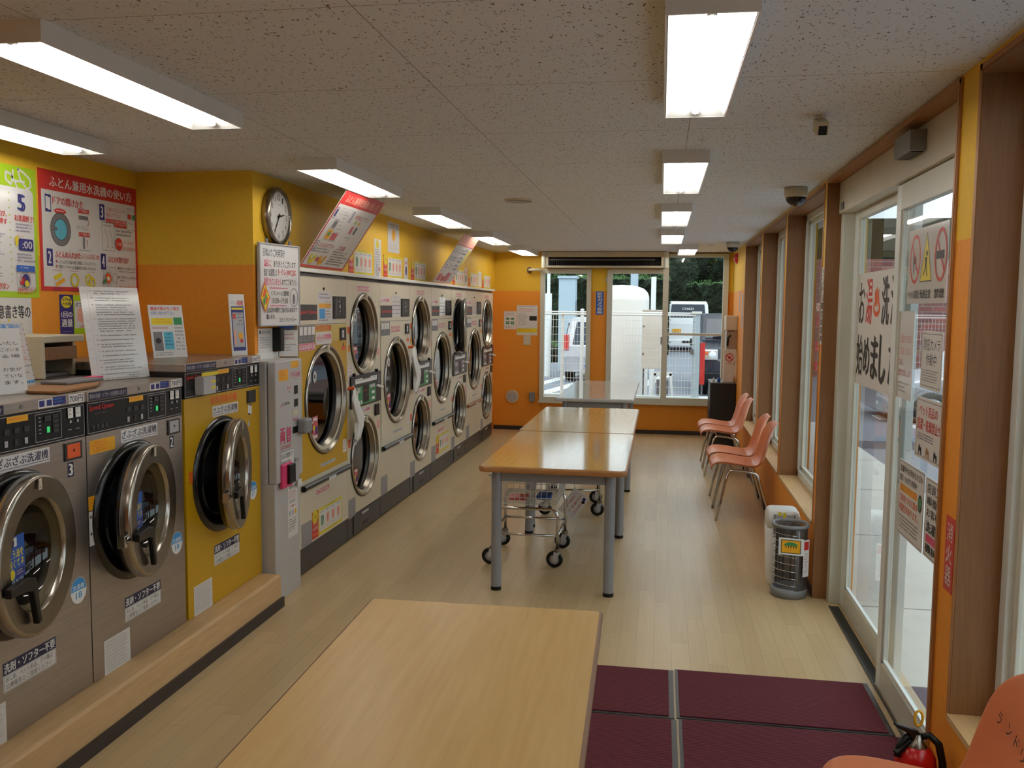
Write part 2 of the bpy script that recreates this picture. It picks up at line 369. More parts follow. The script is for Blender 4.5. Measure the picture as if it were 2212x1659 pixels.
class Sign(MB):
    """A printed sheet: origin at its top left corner, u right, v down, paint laid on in order."""
    def __init__(s, O, UV, w=0, h=0, mat=None, t=.0015, lift=0.0):
        U, V = Vector(UV[0]).normalized(), Vector(UV[1]).normalized(); N = V.cross(U)
        super().__init__(basis(O, U, V, N)); s.lv = lift+.0002; s.w = w; s.h = h
        if mat: s.box(0, w, 0, h, lift, lift+t, mat); s.lv = lift+t+.0002
    def up(s): s.lv += .00008; return s.lv
    def rect(s, u, v, w, h, mat):
        z = s.up(); return s.add([(u, v, z), (u, v+h, z), (u+w, v+h, z), (u+w, v, z)], [(0, 1, 2, 3)], mat)
    def poly(s, pts, mat):
        z = s.up(); return s.add([(a, b, z) for a, b in pts], [tuple(range(len(pts)))], mat)
    def disc(s, u, v, r, mat, ry=None, n=28, a0=0, a1=360):
        ry = r if ry is None else ry
        k = n if a1-a0 >= 360 else n+1
        return s.poly([(u+r*math.cos(math.radians(a0+(a1-a0)*i/n)), v+ry*math.sin(math.radians(a0+(a1-a0)*i/n))) for i in range(k)], mat)
    def ring(s, u, v, r, w, mat, ry=None, n=32):
        ry = r if ry is None else ry; z = s.up(); vs = []
        for i in range(n):
            a = 2*math.pi*i/n
            vs += [(u+r*math.cos(a), v+ry*math.sin(a), z), (u+(r-w)*math.cos(a), v+(ry-w)*math.sin(a), z)]
        return s.add(vs, [(2*i, 2*i+1, (2*i+3) % (2*n), (2*i+2) % (2*n)) for i in range(n)], mat)
    def line(s, pts, w, mat, closed=False):
        z = s.up()
        if closed: pts = list(pts)+[pts[0]]
        for (a, b) in zip(pts[:-1], pts[1:]):
            d = Vector((b[0]-a[0], b[1]-a[1])); 
            if d.length < 1e-6: continue
            d.normalize(); q = Vector((-d.y, d.x))*w/2
            s.add([(a[0]+q.x, a[1]+q.y, z), (b[0]+q.x, b[1]+q.y, z), (b[0]-q.x, b[1]-q.y, z), (a[0]-q.x, a[1]-q.y, z)], [(0, 1, 2, 3)], mat)
        return s
    def frame(s, u, v, w, h, t, mat):
        return s.line([(u, v), (u+w, v), (u+w, v+h), (u, v+h)], t, mat, True)
    def text(s, st, u, v, w, h, mat, bold=.0, keep=False, skew=0):
        V, F, tw, th = text_mesh(st, 0)
        sx, sy = w/tw, h/th
        if keep: sx = sy = min(sx, sy)
        bx = max(bold, 0)*sx*.9
        for k in ((-1, 1) if bx > 0 else (0,)):
            z = s.up()
            s.add([(u+x*sx-skew*(y*sy)+k*bx, v+y*sy+k*bx*.3, z) for x, y in V], F, mat)
        return s
    def vtext(s, st, u, v, w, h, mat, bold=.0):
        n = len(st); c = h/n
        for i, ch in enumerate(st): s.text(ch, u, v+i*c+c*.06, w, c*.86, mat, bold)
        return s
    def lines(s, u, v, w, h, n, mat, ch=None, fill=.5, ragged=.3):
        """rows of small print too fine to read in the photograph"""
        rh = h/n; hh = rh*fill; cw = ch or hh; z = s.up(); vs = []; fs = []
        for i in range(n):
            ww = w*(1-ragged*random.random()); x = u
            while x < u+ww-cw*.5:
                if random.random() < .9:
                    y = v+i*rh; k = random.random()
                    for (a, b, c, d) in (((.05, 0, .8, .2), (.3, .35, .25, .65), (.05, .55, .8, .18)) if k < .5 else ((.1, .05, .2, .9), (.3, .3, .55, .18), (.5, .6, .3, .35))):
                        q = len(vs); vs += [(x+a*cw, y+b*hh, z), (x+a*cw, y+(b+d)*hh, z), (x+(a+c)*cw, y+(b+d)*hh, z), (x+(a+c)*cw, y+b*hh, z)]; fs.append((q, q+1, q+2, q+3))
                x += cw
        return s.add(vs, fs, mat)
# ================================================================ THE SETTING
H = 2.45; XL = -2.99; XU = -2.28; XR = .93; YF = 12.2; YB = -2.6; ZC = 1.925
struct(MB().box(XL-.1, 1.16, YB, YF, -.1, 0, 'floor'), 'floor')
struct(MB().box(XL-.1, 1.16, YB, YF+.1, H, H+.1, 'ceiling'), 'ceiling')
def two(mb, x0, x1, y0, y1, z0=0, z1=H):
    if z0 < ZC: mb.box(x0, x1, y0, y1, z0, min(ZC, z1), 'orange')
    if z1 > ZC: mb.box(x0, x1, y0, y1, max(ZC, z0), z1, 'yellow')
    return mb
struct(two(MB(), XL-.1, XL, YB, 4.875), 'wall_left')
struct(two(MB(), XL, XU, 4.775, 4.875), 'wall_left_return')
m = MB(); two(m, XU-.1, XU, 4.875, 5.16); two(m, XU-.1, XU, 5.16, 11.61, 1.93); two(m, XU-.1, XU, 11.61, YF); struct(m, 'wall_left_above_dryers')
struct(MB().box(XL-.1, XL, 4.875, YF, 0, H, 'orange'), 'wall_left_behind_dryers')
struct(two(MB(), XL, 1.15, YB-.1, YB), 'wall_back')
m = MB()
two(m, XL, -1.64, YF, YF+.14); two(m, -1.64, -.95, YF, YF+.14, 0, .42); two(m, -1.64, -.95, YF, YF+.14, 2.2, H); two(m, -.95, -.725, YF, YF+.14)
two(m, -.725, .87, YF, YF+.14, 0, .43); two(m, -.725, .07, YF, YF+.14, 2.2, H); m.box(.07, .87, YF, YF+.14, 2.43, H, 'trim'); two(m, .87, 1.15, YF, YF+.14)
struct(m, 'wall_far')
BX = [(8.845, 10.49), (7.159, 8.726), (5.522, 7.083), (1.37, 2.94), (-.31, 1.26)]; DR = (3.10, 5.406)
m = MB(); ys = sorted(BX+[DR]); y = YB
for (a, b) in ys:
    two(m, XR, 1.15, y, a); y = b
    if (a, b) != DR: m.box(XR, 1.15, a, b, 0, .41, 'orange')
    m.box(XR, 1.15, a, b, 2.438, H, 'yellow')
two(m, XR, 1.15, y, YF)
struct(m, 'wall_right')
struct(MB().box(XU, 1.0, YF-.012, YF, 0, .055, 'darkbase'), 'baseboard_far')
m = MB(); m.box(XR-.01, XR, 5.41, YF-.012, 0, .05, 'darkbase'); struct(m, 'baseboard_right')
m = MB(); m.box(XR-.01, XR, YB, 3.1, 0, .05, 'darkbase'); struct(m, 'baseboard_right_near')
# washer platform
struct(MB().box(XL, -2.08, YB, 4.652, 0, .187, 'palewood'), 'trim_1', bevel=.012)
struct(MB().box(-2.08, -2.066, YB, 4.655, 0, .056, 'darkbase'), 'trim_2')
# ledge over the dryers
struct(MB().box(XU, -2.165, 5.165, 11.62, 1.905, 1.93, 'white'), 'trim_3', bevel=.003)
# ---- right-hand window boxes
def pane(parent, x0, x1, y0, y1, z0, z1, mat='glass', name='window_pane'):
    return MB().box(x0, x1, y0, y1, z0, z1, mat).build(name, parent)
for k, (a, b) in enumerate(BX):
    m = MB(); t = .05
    for (p, q) in ((a+.02, a+.02+t), (b-.02-t, b-.02)): m.box(1.058, 1.12, p, q, .43, 2.41, 'aluw')
    m.box(1.058, 1.12, a+.02, b-.02, .43, .485, 'aluw'); m.box(1.058, 1.12, a+.02, b-.02, 2.36, 2.41, 'aluw')
    for (p, q) in ((a+.07, a+.105), (b-.105, b-.07)): m.box(1.08, 1.11, p, q, .485, 2.36, 'alu')
    m.box(1.08, 1.11, a+.07, b-.07, .485, .515, 'alu'); m.box(1.08, 1.11, a+.07, b-.07, 2.33, 2.36, 'alu')
    w = struct(m, 'window_%d' % (k+3), bevel=.003)
    pane(w, 1.092, 1.098, a+.1, b-.1, .51, 2.335)
    m = MB()
    m.box(.93, 1.06, a+.004, a+.02, .43, 2.42, 'brown'); m.box(.93, 1.06, b-.02, b-.004, .43, 2.42, 'brown'); m.box(.93, 1.06, a+.02, b-.02, 2.408, 2.424, 'brown')
    for (p, q) in ((a-.004, a+.018), (b-.018, b+.004)): m.box(.927, .9305, p, q, .412, 2.438, 'trim')
    m.box(.927, .9305, a, b, 2.42, 2.438, 'trim')
    m.build('window_lining', w)
    m = MB(); m.box(.922, 1.06, a+.018, b-.018, .41, .43, 'palewood'); m.build('window_sill', w)
# ---- entrance
a, b = DR
m = MB(); m.box(1.0, 1.12, b-.1, b-.02, 0, 2.42, 'alu'); m.box(1.0, 1.12, a+.02, a+.06, 0, 2.42, 'alu'); m.box(1.06, 1.12, a+.06, b-.1, 2.25, 2.42, 'alu')
door = struct(m, 'door_1', bevel=.003)
MB().box(.985, 1.06, a+.025, b-.025, 2.245, 2.42, 'beige').build('header_cover', door, bevel=.003)
MB().box(.978, .986, 5.24, 5.30, 2.262, 2.30, 'tgrey').build('header_switch', door)
m = MB(); m.box(.92, 1.002, b-.02, b-.004, 0, 2.425, 'brown'); m.box(.92, 1.0, a+.004, a+.02, 0, 2.425, 'trim'); m.box(.93, 1.0, a, b, 2.42, 2.438, 'trim')
m.box(.922, .93, b-.016, b+.004, 0, 2.44, 'trim'); m.box(.922, .93, a-.004, a+.016, 0, 2.44, 'trim'); m.box(.922, .93, a, b, 2.42, 2.442, 'trim')
m.build('door_lining', door)
def leaf(name, x, y0, y1, st, z0, z1, br, tr):
    m = MB(); m.box(x, x+.032, y0, y0+st, z0, z1, 'aluw'); m.box(x, x+.032, y1-st, y1, z0, z1, 'aluw')
    m.box(x, x+.032, y0+st, y1-st, z0, z0+br, 'alu'); m.box(x, x+.032, y0+st, y1-st, z1-tr, z1, 'alu')
    for yy in (y0+st, y1-st-.02): m.box(x+.006, x+.026, yy, yy+.02, z0+br, z1-tr, 'alu')
    m.box(x+.006, x+.026, y0+st, y1-st, z0+br, z0+br+.018, 'aluw')
    o = m.build(name, door, bevel=.002)
    MB().box(x+.014, x+.019, y0+st+.005, y1-st-.005, z0+br, z1-tr, 'glass').build('door_pane', o); return o
leaf('fixed_leaf', 1.062, 4.10, 5.31, .1, .004, 2.25, .115, .05)
leaf('sliding_leaf', 1.004, 3.06, 4.17, .075, .006, 2.24, .125, .11)
m = MB(); m.box(1.0, 1.045, 4.19, 5.245, .0, .004, 'black'); m.box(.990, 1.0, 3.14, 5.25, 0, .006, 'dgrey'); m.build('floor_track', door)
m = MB(); m.box(.925, .985, 3.69, 3.93, 2.315, 2.395, 'grey'); m.box(.935, .98, 3.71, 3.91, 2.311, 2.316, 'black')
m.build('door_sensor', door, bevel=.012, label='grey motion sensor')
# ---- far windows
def ring_y(m, x0, x1, z0, z1, t, y0, y1, mat):
    m.box(x0, x0+t, y0, y1, z0, z1, mat); m.box(x1-t, x1, y0, y1, z0, z1, mat); m.box(x0+t, x1-t, y0, y1, z0, z0+t, mat); m.box(x0+t, x1-t, y0, y1, z1-t, z1, mat)
m = MB(); ring_y(m, -1.64, -.945, .415, 2.225, .06, YF-.03, YF+.06, 'alu')
w = struct(m, 'window_1', bevel=.003); pane(w, -1.585, -1.0, YF+.01, YF+.016, .47, 2.17)
m = MB(); m.box(-.73, -.675, YF-.03, YF+.06, .43, 2.22, 'alu'); m.box(-.675, .015, YF-.03, YF+.06, 2.165, 2.225, 'alu'); m.box(-.675, .09, YF-.03, YF+.06, .43, .49, 'alu')
m.box(.015, .09, YF-.04, YF+.06, .43, 2.43, 'alu'); m.box(.09, .87, YF-.03, YF+.06, .43, .5, 'alu'); m.box(.8, .87, YF-.03, YF+.06, .5, 2.43, 'alu')
m.box(.09, .8, YF-.03, YF+.06, 2.385, 2.43, 'alu'); m.box(.09, .8, YF-.01, YF+.05, 1.345, 1.375, 'alu'); m.box(-.675, -.66, YF-.01, YF+.04, .49, 2.165, 'aluw')
w = struct(m, 'window_2', bevel=.003)
pane(w, -.665, .02, YF+.02, YF+.026, .485, 2.17); pane(w, .085, .805, YF+.01, YF+.016, .495, 1.35); pane(w, .085, .805, YF+.01, YF+.016, 1.37, 2.39)
MB().box(.0, .015, YF-.055, YF-.04, 1.22, 1.32, 'tgrey').build('window_catch', w); MB().box(.6, .85, YF-.2, YF-.031, .43, .445, 'alu').build('window_sill', w) if 0 else None
struct(MB().box(-.73, .87, YF-.06, YF, .405, .43, 'alu'), 'trim_4'); struct(MB().box(-1.65, -.94, YF-.06, YF, .39, .415, 'alu'), 'trim_5')
# ================================================================ CEILING THINGS
def light(x0, y0, label, L=1.165):
    t = thing('ceiling_light', label, 'ceiling light', (x0, y0, 2.39), 0, 'fluorescent ceiling lights')
    Wd = .222; T = Matrix.Translation((x0, y0, 2.39)); m = MB(T)
    m.box(0, .006, 0, L, 0, .06, 'white'); m.box(Wd-.006, Wd, 0, L, 0, .06, 'white'); m.box(.006, Wd-.006, 0, .006, 0, .06, 'white'); m.box(.006, Wd-.006, L-.006, L, 0, .06, 'white')
    m.build('housing', t)
    m = MB(T); a, b = .008, Wd-.008; c, d = .055, Wd-.055; zt = .048
    m.quad((a, .007, .002), (c, .07, zt), (c, L-.07, zt), (a, L-.007, .002), 'reflector'); m.quad((b, .007, .002), (b, L-.007, .002), (d, L-.07, zt), (d, .07, zt), 'reflector')
    m.quad((a, .007, .002), (b, .007, .002), (d, .07, zt), (c, .07, zt), 'reflector'); m.quad((a, L-.007, .002), (c, L-.07, zt), (d, L-.07, zt), (b, L-.007, .002), 'reflector')
    m.quad((c, .07, zt), (d, .07, zt), (d, L-.07, zt), (c, L-.07, zt), 'reflector'); m.build('reflector', t)
    m = MB(T); m.cyl((Wd/2, .04, .018), (Wd/2, L-.04, .018), .0145, 'tube', 8); m.build('fluorescent_tube', t)
    for y in (.028, L-.04): m = MB(T); m.box(Wd/2-.012, Wd/2+.012, y, y+.012, .006, .048, 'white'); m.build('lamp_holder', t)
    return t
L0 = light(-1.86, 2.195, 'long white fluorescent ceiling light nearest the camera, over the grey washers')
for (x, y, lb) in [(-2.785, 2.69, 'fluorescent ceiling light close to the left wall above the lime poster'),
                   (-1.868, 4.405, 'fluorescent ceiling light just above the large tilted red-bordered poster'),
                   (-1.885, 6.655, 'fluorescent ceiling light before the smaller tilted poster, third along the dryer side'),
                   (-1.885, 8.785, 'fluorescent ceiling light just behind the smaller tilted poster on the dryer side'),
                   (-1.865, 10.85, 'farthest fluorescent ceiling light on the dryer side, by the air curtain'),
                   (-.008, 2.2, 'large bright ceiling light nearest the camera on the window side'),
                   (-.012, 4.385, 'ceiling light second from the camera on the window side'),
                   (-.02, 6.55, 'ceiling light third from the camera on the window side'),
                   (-.022, 8.65, 'ceiling light fourth from the camera on the window side'),
                   (.185, 10.7, 'farthest ceiling light, set right of its row against the tall window'),
                   (-1.86, -.1, 'unseen ceiling light added behind the camera on the washer side'), (-.008, -.1, 'unseen ceiling light added behind the camera on the window side')]:  # last two are out of view, added to help light the room
    dup(L0, (x, y, 2.39), label=lb)
def dome(x, y, lb):
    t = thing('dome_camera', lb, 'security camera', (x, y, H), group='dome cameras')
    MB().lathe([(.0, 0), (.07, 0), (.068, -.055), (.06, -.062), (.0, -.062)], (x, y, H), (0, 0, 1), 'beige').build('camera_base', t)
    MB().lathe([(.061*math.cos(a), -.062-.052*math.sin(a)) for a in [i*math.pi/16 for i in range(9)]], (x, y, H), (0, 0, 1), 'blackg').build('smoked_dome', t)
dome(.80, 5.78, 'larger-looking dome camera above the window beside the entrance'); dome(.77, 10.35, 'smaller-looking dome camera at the far right corner of the ceiling')
t = thing('box_camera', 'small white box camera hanging from the ceiling above the entrance', 'security camera', (.58, 3.6, H))
T = Matrix.Translation((.59, 3.66, H-.045)) @ Matrix.Rotation(.35, 4, 'X')
m = MB(T); m.box(-.022, .022, -.05, .05, -.026, .026, 'beige'); m.build('camera_body', t, bevel=.004)
MB(T).box(-.015, .015, -.052, -.049, -.024, .01, 'black').build('camera_lens', t); MB().cyl((.59, 3.66, H), (.59, 3.66, H-.03), .01, 'beige').build('mount', t)
t = thing('ceiling_speaker', 'round flat ceiling speaker in the middle of the ceiling', 'speaker', (-1.0, 6.25, H))
MB().lathe([(0, -.001), (.075, -.004), (.092, -.014), (.1, -.012), (.102, 0)], (-1.0, 6.25, H), (0, 0, 1), 'beige').build('speaker_rim', t)
MB().lathe([(0, -.006), (.07, -.009), (.088, -.016)], (-1.0, 6.25, H), (0, 0, 1), 'lgrey').build('speaker_grille', t)
o = MB().box(.525, .6, 10.86, 10.9, H-.012, H, 'white').build('smoke_detector'); tag(o, 'tiny flat white fitting on the ceiling before the far right window', 'ceiling fitting')
# air curtain over the far window
t = thing('air_curtain', 'long cream air curtain unit with black louvres above the far window', 'air curtain', (-.76, 12.08, 2.24))
m = MB(); x0, x1 = -1.6, .075
m.box(x0+.03, x1-.03, 11.98, 12.16, 2.375, 2.445, 'beige'); m.box(x0+.03, x1-.03, 11.98, 12.16, 2.235, 2.262, 'beige'); m.box(x0+.03, x1-.03, 12.08, 12.16, 2.262, 2.375, 'black')
for a, b in ((x0+.03, x0+.09), (x1-.09, x1-.03)): m.box(a, b, 11.98, 12.08, 2.262, 2.375, 'beige')
m.build('housing', t, bevel=.004)
for xx in (x0+.03, x1-.03): m = MB(); m.cyl((xx, 12.0, 2.235), (xx, 12.0, 2.445), .035, 'alu', 16); m.build('end_cap', t)
m = MB()
for i in range(60): xx = x0+.1+i*(x1-x0-.2)/59; m.box(xx-.003, xx+.003, 11.99, 12.07, 2.264, 2.315, 'dgrey')
m.box(x0+.1, x1-.17, 11.985, 12.0, 2.333, 2.345, 'tgrey'); m.build('louvre', t, kind='stuff')
t = thing('duct_stub', 'short white pipe reaching from the far wall to the window frame', 'pipe', (-1.8, 12.1, 2.21))
MB().lathe([(0, 0), (.035, 0), (.038, -.012)], (-1.79, 12.188, 2.21), (0, 1, 0), 'tgrey').build('wall_collar', t)
MB().tube([(-1.79, 12.19, 2.21), (-1.79, 12.14, 2.21), (-1.77, 12.11, 2.21), (-1.6, 12.11, 2.213)], .02, 'beige', 12).build('pipe', t)
# ================================================================ WASHERS
FX = -2.2
M['seal'] = P('amber_door_seal', (84, 70, 40), .4)
def face_hole(m, x, y0, y1, z0, z1, yc, zc, r, mat, n=48):
    A = [2*math.pi*i/n for i in range(n)]+[math.atan2(z-zc, y-yc) % (2*math.pi) for y in (y0, y1) for z in (z0, z1)]
    A = sorted(set(round(a, 6) for a in A)); vs = []; k = len(A)
    for a in A:
        c, s = math.cos(a), math.sin(a)
        t = min(((y1-yc)/c if c > 1e-9 else (y0-yc)/c if c < -1e-9 else 9e9), ((z1-zc)/s if s > 1e-9 else (z0-zc)/s if s < -1e-9 else 9e9))
        vs += [(x, yc+r*c, zc+r*s), (x, yc+t*c, zc+t*s)]
    m.add(vs, [(2*i, 2*i+1, (2*i+3) % (2*k), (2*i+2) % (2*k)) for i in range(k)], mat)
def open_box(m, x0, x1, y0, y1, z0, z1, mat):
    m.quad((x0, y0, z0), (x1, y0, z0), (x1, y0, z1), (x0, y0, z1), mat); m.quad((x0, y1, z0), (x0, y1, z1), (x1, y1, z1), (x1, y1, z0), mat)
    m.quad((x0, y0, z1), (x1, y0, z1), (x1, y1, z1), (x0, y1, z1), mat); m.quad((x0, y0, z0), (x0, y1, z0), (x1, y1, z0), (x1, y0, z0), mat)
    m.quad((x0, y0, z0), (x0, y0, z1), (x0, y1, z1), (x0, y1, z0), mat)
AX = (1, 0, 0)
def washer(y0, y1, zt, yc, zc, body, num, label, group, ang, price, coin, kg, signs, pb):
    t = thing('washing_machine', label, 'washing machine', (-2.55, (y0+y1)/2, .187), 0, group)
    pt = zt-.042
    m = MB(); open_box(m, -2.96, FX, y0+.002, y1-.002, .189, pb, body); face_hole(m, FX, y0+.002, y1-.002, .189, pb, yc, zc, .205, body)
    m.build('cabinet', t)
    m = MB(); m.lathe([(.205, 0), (.2, -.03), (.23, -.05), (.23, -.45), (0, -.45)], (FX, yc, zc), AX, 'drum', 36); m.build('drum', t)
    m = MB(); m.box(-2.96, FX+.008, y0+.001, y1-.001, pt, zt, 'steel'); m.build('top_lid', t, bevel=.004)
    m = MB(); m.box(-2.96, FX+.002, y0+.003, y1-.003, pb, pt, 'black'); m.build('control_panel', t, bevel=.002)
    # printing on the control panel
    s = Sign((FX+.003, y0+.006, pt-.004), LW); w = y1-y0-.012; h = pt-pb-.008
    s.frame(.004, .004, w-.008, h-.008, .0022, 'lgrey')
    s.text('Speed Queen', .015, .012, .16, .026, 'red', .02); s.lines(.05, .045, .09, .008, 1, 'tgrey')
    for i in range(4): s.rect(.03+i*.028, h-.034, .019, .018, 'dgrey')
    s.rect(.4*w, .004, .15*w, .022, 'sunny'); s.lines(.41*w, .01, .13*w, .012, 1, 'ored')
    for i in range(3): s.rect((.38+.07*i)*w, .045, .026, .02, 'dgrey'); s.rect((.38+.07*i)*w, .085, .016, .022, 'lgrey' if i != 1 else 'dgrey')
    s.frame(.6*w, .012, .2*w, h-.026, .002, 'lgrey')
    for i in range(5): s.rect(.625*w, .024+i*.014, .012, .003, 'lgrey')
    s.rect(.67*w, .022, .035, .02, 'dgrey')
    for i in range(4): s.rect(.735*w, .022+i*.018, .03, .012, 'dgrey')
    s.rect(.685*w, .062, .016, .022, 'led')
    for i in (0, 1):
        s.rect((.855+.063*i)*w, .008, .03, .038, 'white'); s.lines((.862+.063*i)*w, .012, .018, .03, 2, 'tgrey'); s.disc((.875+.06*i)*w, .06, .006, 'lgrey'); s.rect((.85+.065*i)*w, .088, .022, .0025, 'lgrey')
    s.build('panel_print', t)
    # door: stainless ring ajar on its hinge at the far side
    hy = yc+.255; D = Matrix.Translation((FX+.016, hy, zc)) @ Matrix.Rotation(ang, 4, 'Z'); cy = -.255; O = (0, cy, 0)
    MB().lathe([(.206, .0), (.212, .012), (.232, .018), (.270, .020), (.290, .012), (.296, 0)], (FX, yc, zc), AX, 'blackg', 56).build('door_gasket', t)
    R = .282
    m = MB(D); m.lathe([(.255, -.034), (R-.004, -.03), (R, -.022), (R, .006), (R-.003, .013), (R-.008, .017), (R-.013, .018)], O, AX, 'tubes', 64); m.lathe([(R-.013, .018), (.2, .013)], O, AX, 'steelr', 64); m.lathe([(.2, .013), (.197, .01), (.192, -.006)], O, AX, 'tubes', 64)
    d = m.build('door', t)
    MB(D).lathe([(.192, -.002), (.186, -.02), (.172, -.03), (.170, -.05)], O, AX, 'seal', 48).build('door_seal', d)
    MB(D).lathe([(.172, -.028), (.16, -.055), (.12, -.085), (.06, -.1), (0, -.103)], O, AX, 'dglass', 40).build('door_glass', d)
    MB(D).lathe([(.279, -.024), (.27, -.05), (.25, -.062), (.2, -.066), (.186, -.03)], O, AX, 'blackg', 40).build('door_back', d)
    m = MB(D); m.prism([(-.262, .012), (-.15, .018), (-.09, .0), (-.062, -.16), (-.085, -.165), (-.115, -.04), (-.16, -.028), (-.262, -.02)], (.022, cy, -.055), (0, 1, 0), (0, 0, 1), (.022, 0, 0), 'black')
    m.build('door_handle', d, bevel=.004)
    m = MB(D); m.cyl((.0, cy-.275, -.06), (.0, cy-.31, -.06), .016, 'chrome'); m.box(-.02, .012, cy-.325, cy-.302, -.085, -.035, 'chrome'); m.build('latch', d, bevel=.003)
    s = Sign((.0235, cy-.012, .268), LW); s.rect(0, 0, .022, .038, 'cream'); s.line([(.006, .006), (.006, .03), (.016, .03)], .002, 'ink'); s.T = D @ s.T
    for i in range(len(s.v)): s.v[i] = D @ s.v[i]
    s.build('ring_label', d)
    s = Sign((-.03, cy-.135, .085), LW); s.rect(0, 0, .115, .15, 'blue'); s.rect(.005, .005, .06, .03, 'white'); s.disc(.03, .022, .018, 'navy'); s.text('とう油を', .01, .045, .095, .03, 'yel', .03); s.text('固くてネ', .008, .08, .1, .028, 'yel', .03); s.rect(.05, .115, .06, .03, 'navy'); s.disc(.028, .128, .018, 'yel'); s.lines(.055, .12, .05, .02, 2, 'white')
    for i in range(len(s.v)): s.v[i] = D @ s.v[i]
    s.build('glass_sticker', d)
    # hinge
    m = MB(); m.box(FX, FX+.03, yc+.262, yc+.3, zc-.075, zc-.05, 'steelr'); m.box(FX, FX+.03, yc+.262, yc+.3, zc+.05, zc+.075, 'steelr')
    # labels on the front
    def L(name, y, z, w, h, mat=None): s = Sign((FX, y, z), LW, w, h, mat, .0006); s.nm = name; return s
    s = L('wash_sign', signs[0], signs[1], .272, .054, 'paperg'); s.text('ざぶざぶ洗濯機', .006, .006, .258, .034, 'navyd', .02); s.rect(.006, .045, .26, .002, 'navyd'); s.build('machine_sign', t)
    y, z = coin[:2]
    m = MB(); m.box(FX-.001, FX+.006, y, y+.1, z-.068, z, 'dgrey'); m.box(FX+.006, FX+.008, y+.01, y+.086, z-.06, z-.006, coin[2]); m.box(FX+.008, FX+.011, y+.044, y+.05, z-.036, z-.026, 'ink')
    m.build('coin_return', t, bevel=.002)
    s = L('n', y+.018, z-.076, .034, .056, 'navyd'); s.text(num, .007, .005, .020, .045, 'white', .06); s.build('number_sticker', t)
    y, z = signs[2:4]
    s = L('soap', y, z, .272, .104, 'paper'); s.rect(0, 0, .272, .044, 'navyd'); s.text('洗剤・ソフター不要', .006, .005, .26, .034, 'white', .03); s.frame(.004, .047, .264, .054, .0012, 'tgrey')
    s.text('おしめ、ペット用品、クツ等は', .012, .051, .24, .02, 'tgrey', .0); s.text('公衆衛生上ご遠慮ください', .012, .076, .235, .02, 'tgrey', .0); s.build('soap_notice', t)
    y, z = signs[4:6]
    s = L('spec', y, z, .178, .146, 'paper')
    for i in range(9): s.lines(.008, .01+i*.0145, .16, .009, 2, 'tgrey', ragged=.2)
    s.build('instruction_label', t)
    y, z = signs[6:8]
    s = L('kg', y-.048, z+.05, 0, 0); s.disc(.048, .05, .047, 'white', .052); s.disc(.048, .05, .045, 'lblue', .05, a0=180, a1=360); s.text('洗濯機', .012, .026, .07, .02, 'white', .01); s.text(kg, .03, .056, .036, .026, 'lblue', .01); s.build('capacity_sticker', t)
    # strips on the lid edge
    s = Sign((FX+.008, y0+.012, zt-.006), LW); w = y1-y0
    s.rect(0, 0, .36*w, .032, 'navyd'); s.text('専用の洗剤・ソフターが自動的に出ます', .006, .007, .34*w, .019, 'lgrey', .01)
    u = w*.6; s.rect(u, 0, .12, .032, 'paper'); s.rect(u+.006, .004, .028, .022, 'navy'); s.rect(u+.045, .004, .028, .022, 'navy'); s.rect(u+.078, -.003, .072, .03, 'navy'); s.lines(u+.084, .002, .06, .022, 2, 'lblue')
    s.rect(w-.118, -.004, .09, .036, 'paper'); s.text(price, w-.112, .001, .078, .026, 'navyd', .01); s.disc(.48*w, .014, .008, 'tgrey'); s.build('price_label', t)
    return t
w2 = washer(3.128, 3.838, 1.358, 3.445, .825, 'steel', '2', 'stainless washing machine number 2 between washer 3 and the yellow washer', 'stainless coin washers', math.radians(12.2), '700円', (3.708, 1.173, 'lgrey'), '18', (3.356, 1.175, 3.35, .462, 3.202, .33, 3.768, .592), 1.183)
w3 = washer(2.416, 3.126, 1.358, 2.733, .825, 'steel', '3', 'stainless washing machine number 3 at the left edge of the picture', 'stainless coin washers', math.radians(12), '700円', (2.996, 1.173, 'ored'), '18', (2.644, 1.175, 2.641, .462, 2.47, .33, 3.055, .592), 1.183)
w1 = washer(3.856, 4.66, 1.422, 4.215, .838, 'gold', '1', 'tall yellow washing machine number 1 beside the change machine', 'coin washers', math.radians(16), '1000円', (4.50, 1.235, 'dgrey'), '27', (4.125, 1.19, 4.115, .483, 3.91, .333, 4.56, .68), 1.253)
w0 = washer(1.704, 2.414, 1.358, 2.09, .82, 'steel', '4', 'stainless washing machine beyond the left edge of the picture', 'stainless coin washers', math.radians(10), '700円', (2.284, 1.173, 'lgrey'), '18', (1.932, 1.175, 1.93, .462, 1.76, .33, 2.34, .592), 1.183)
def LF(t, name, y, z, w, h, mat, fn):
    s = Sign((FX, y, z), LW, w, h, mat, .0006); fn(s); return s.build(name, t)
for t, dy in ((w2, 0), (w3, -.712)):
    def f(s): s.lines(.01, .008, .14, .045, 4, 'ored', ragged=.4)
    LF(t, 'yellow_sticker', 3.149+dy, 1.16, .165, .055, 'sunny', f)
    def f(s): s.lines(.005, .006, .07, .044, 3, 'ored', ragged=.3)
    LF(t, 'yellow_sticker', 3.131+dy, .94, .08, .055, 'sunny', f)
    def f(s):
        for k in (0, .068):
            s.rect(.022, .004+k, .05, .009, 'red'); s.text('▲', .004, .012+k, .014, .014, 'ink'); s.lines(.022, .018+k, .05, .04, 6, 'tgrey', ragged=.2)
    LF(t, 'warning_label', 3.131+dy, .881, .08, .138, 'paper', f)
def f(s): s.text('和布団兼用機', 0, 0, .28, .042, 'ored', .02)
LF(w1, 'futon_lettering', 4.105, 1.242, .001, .001, 'ored', f)
def f(s): s.lines(.004, .004, .06, .05, 3, 'sunny', ragged=.3)
LF(w1, 'orange_sticker', 3.89, .90, .07, .056, 'ored', f)
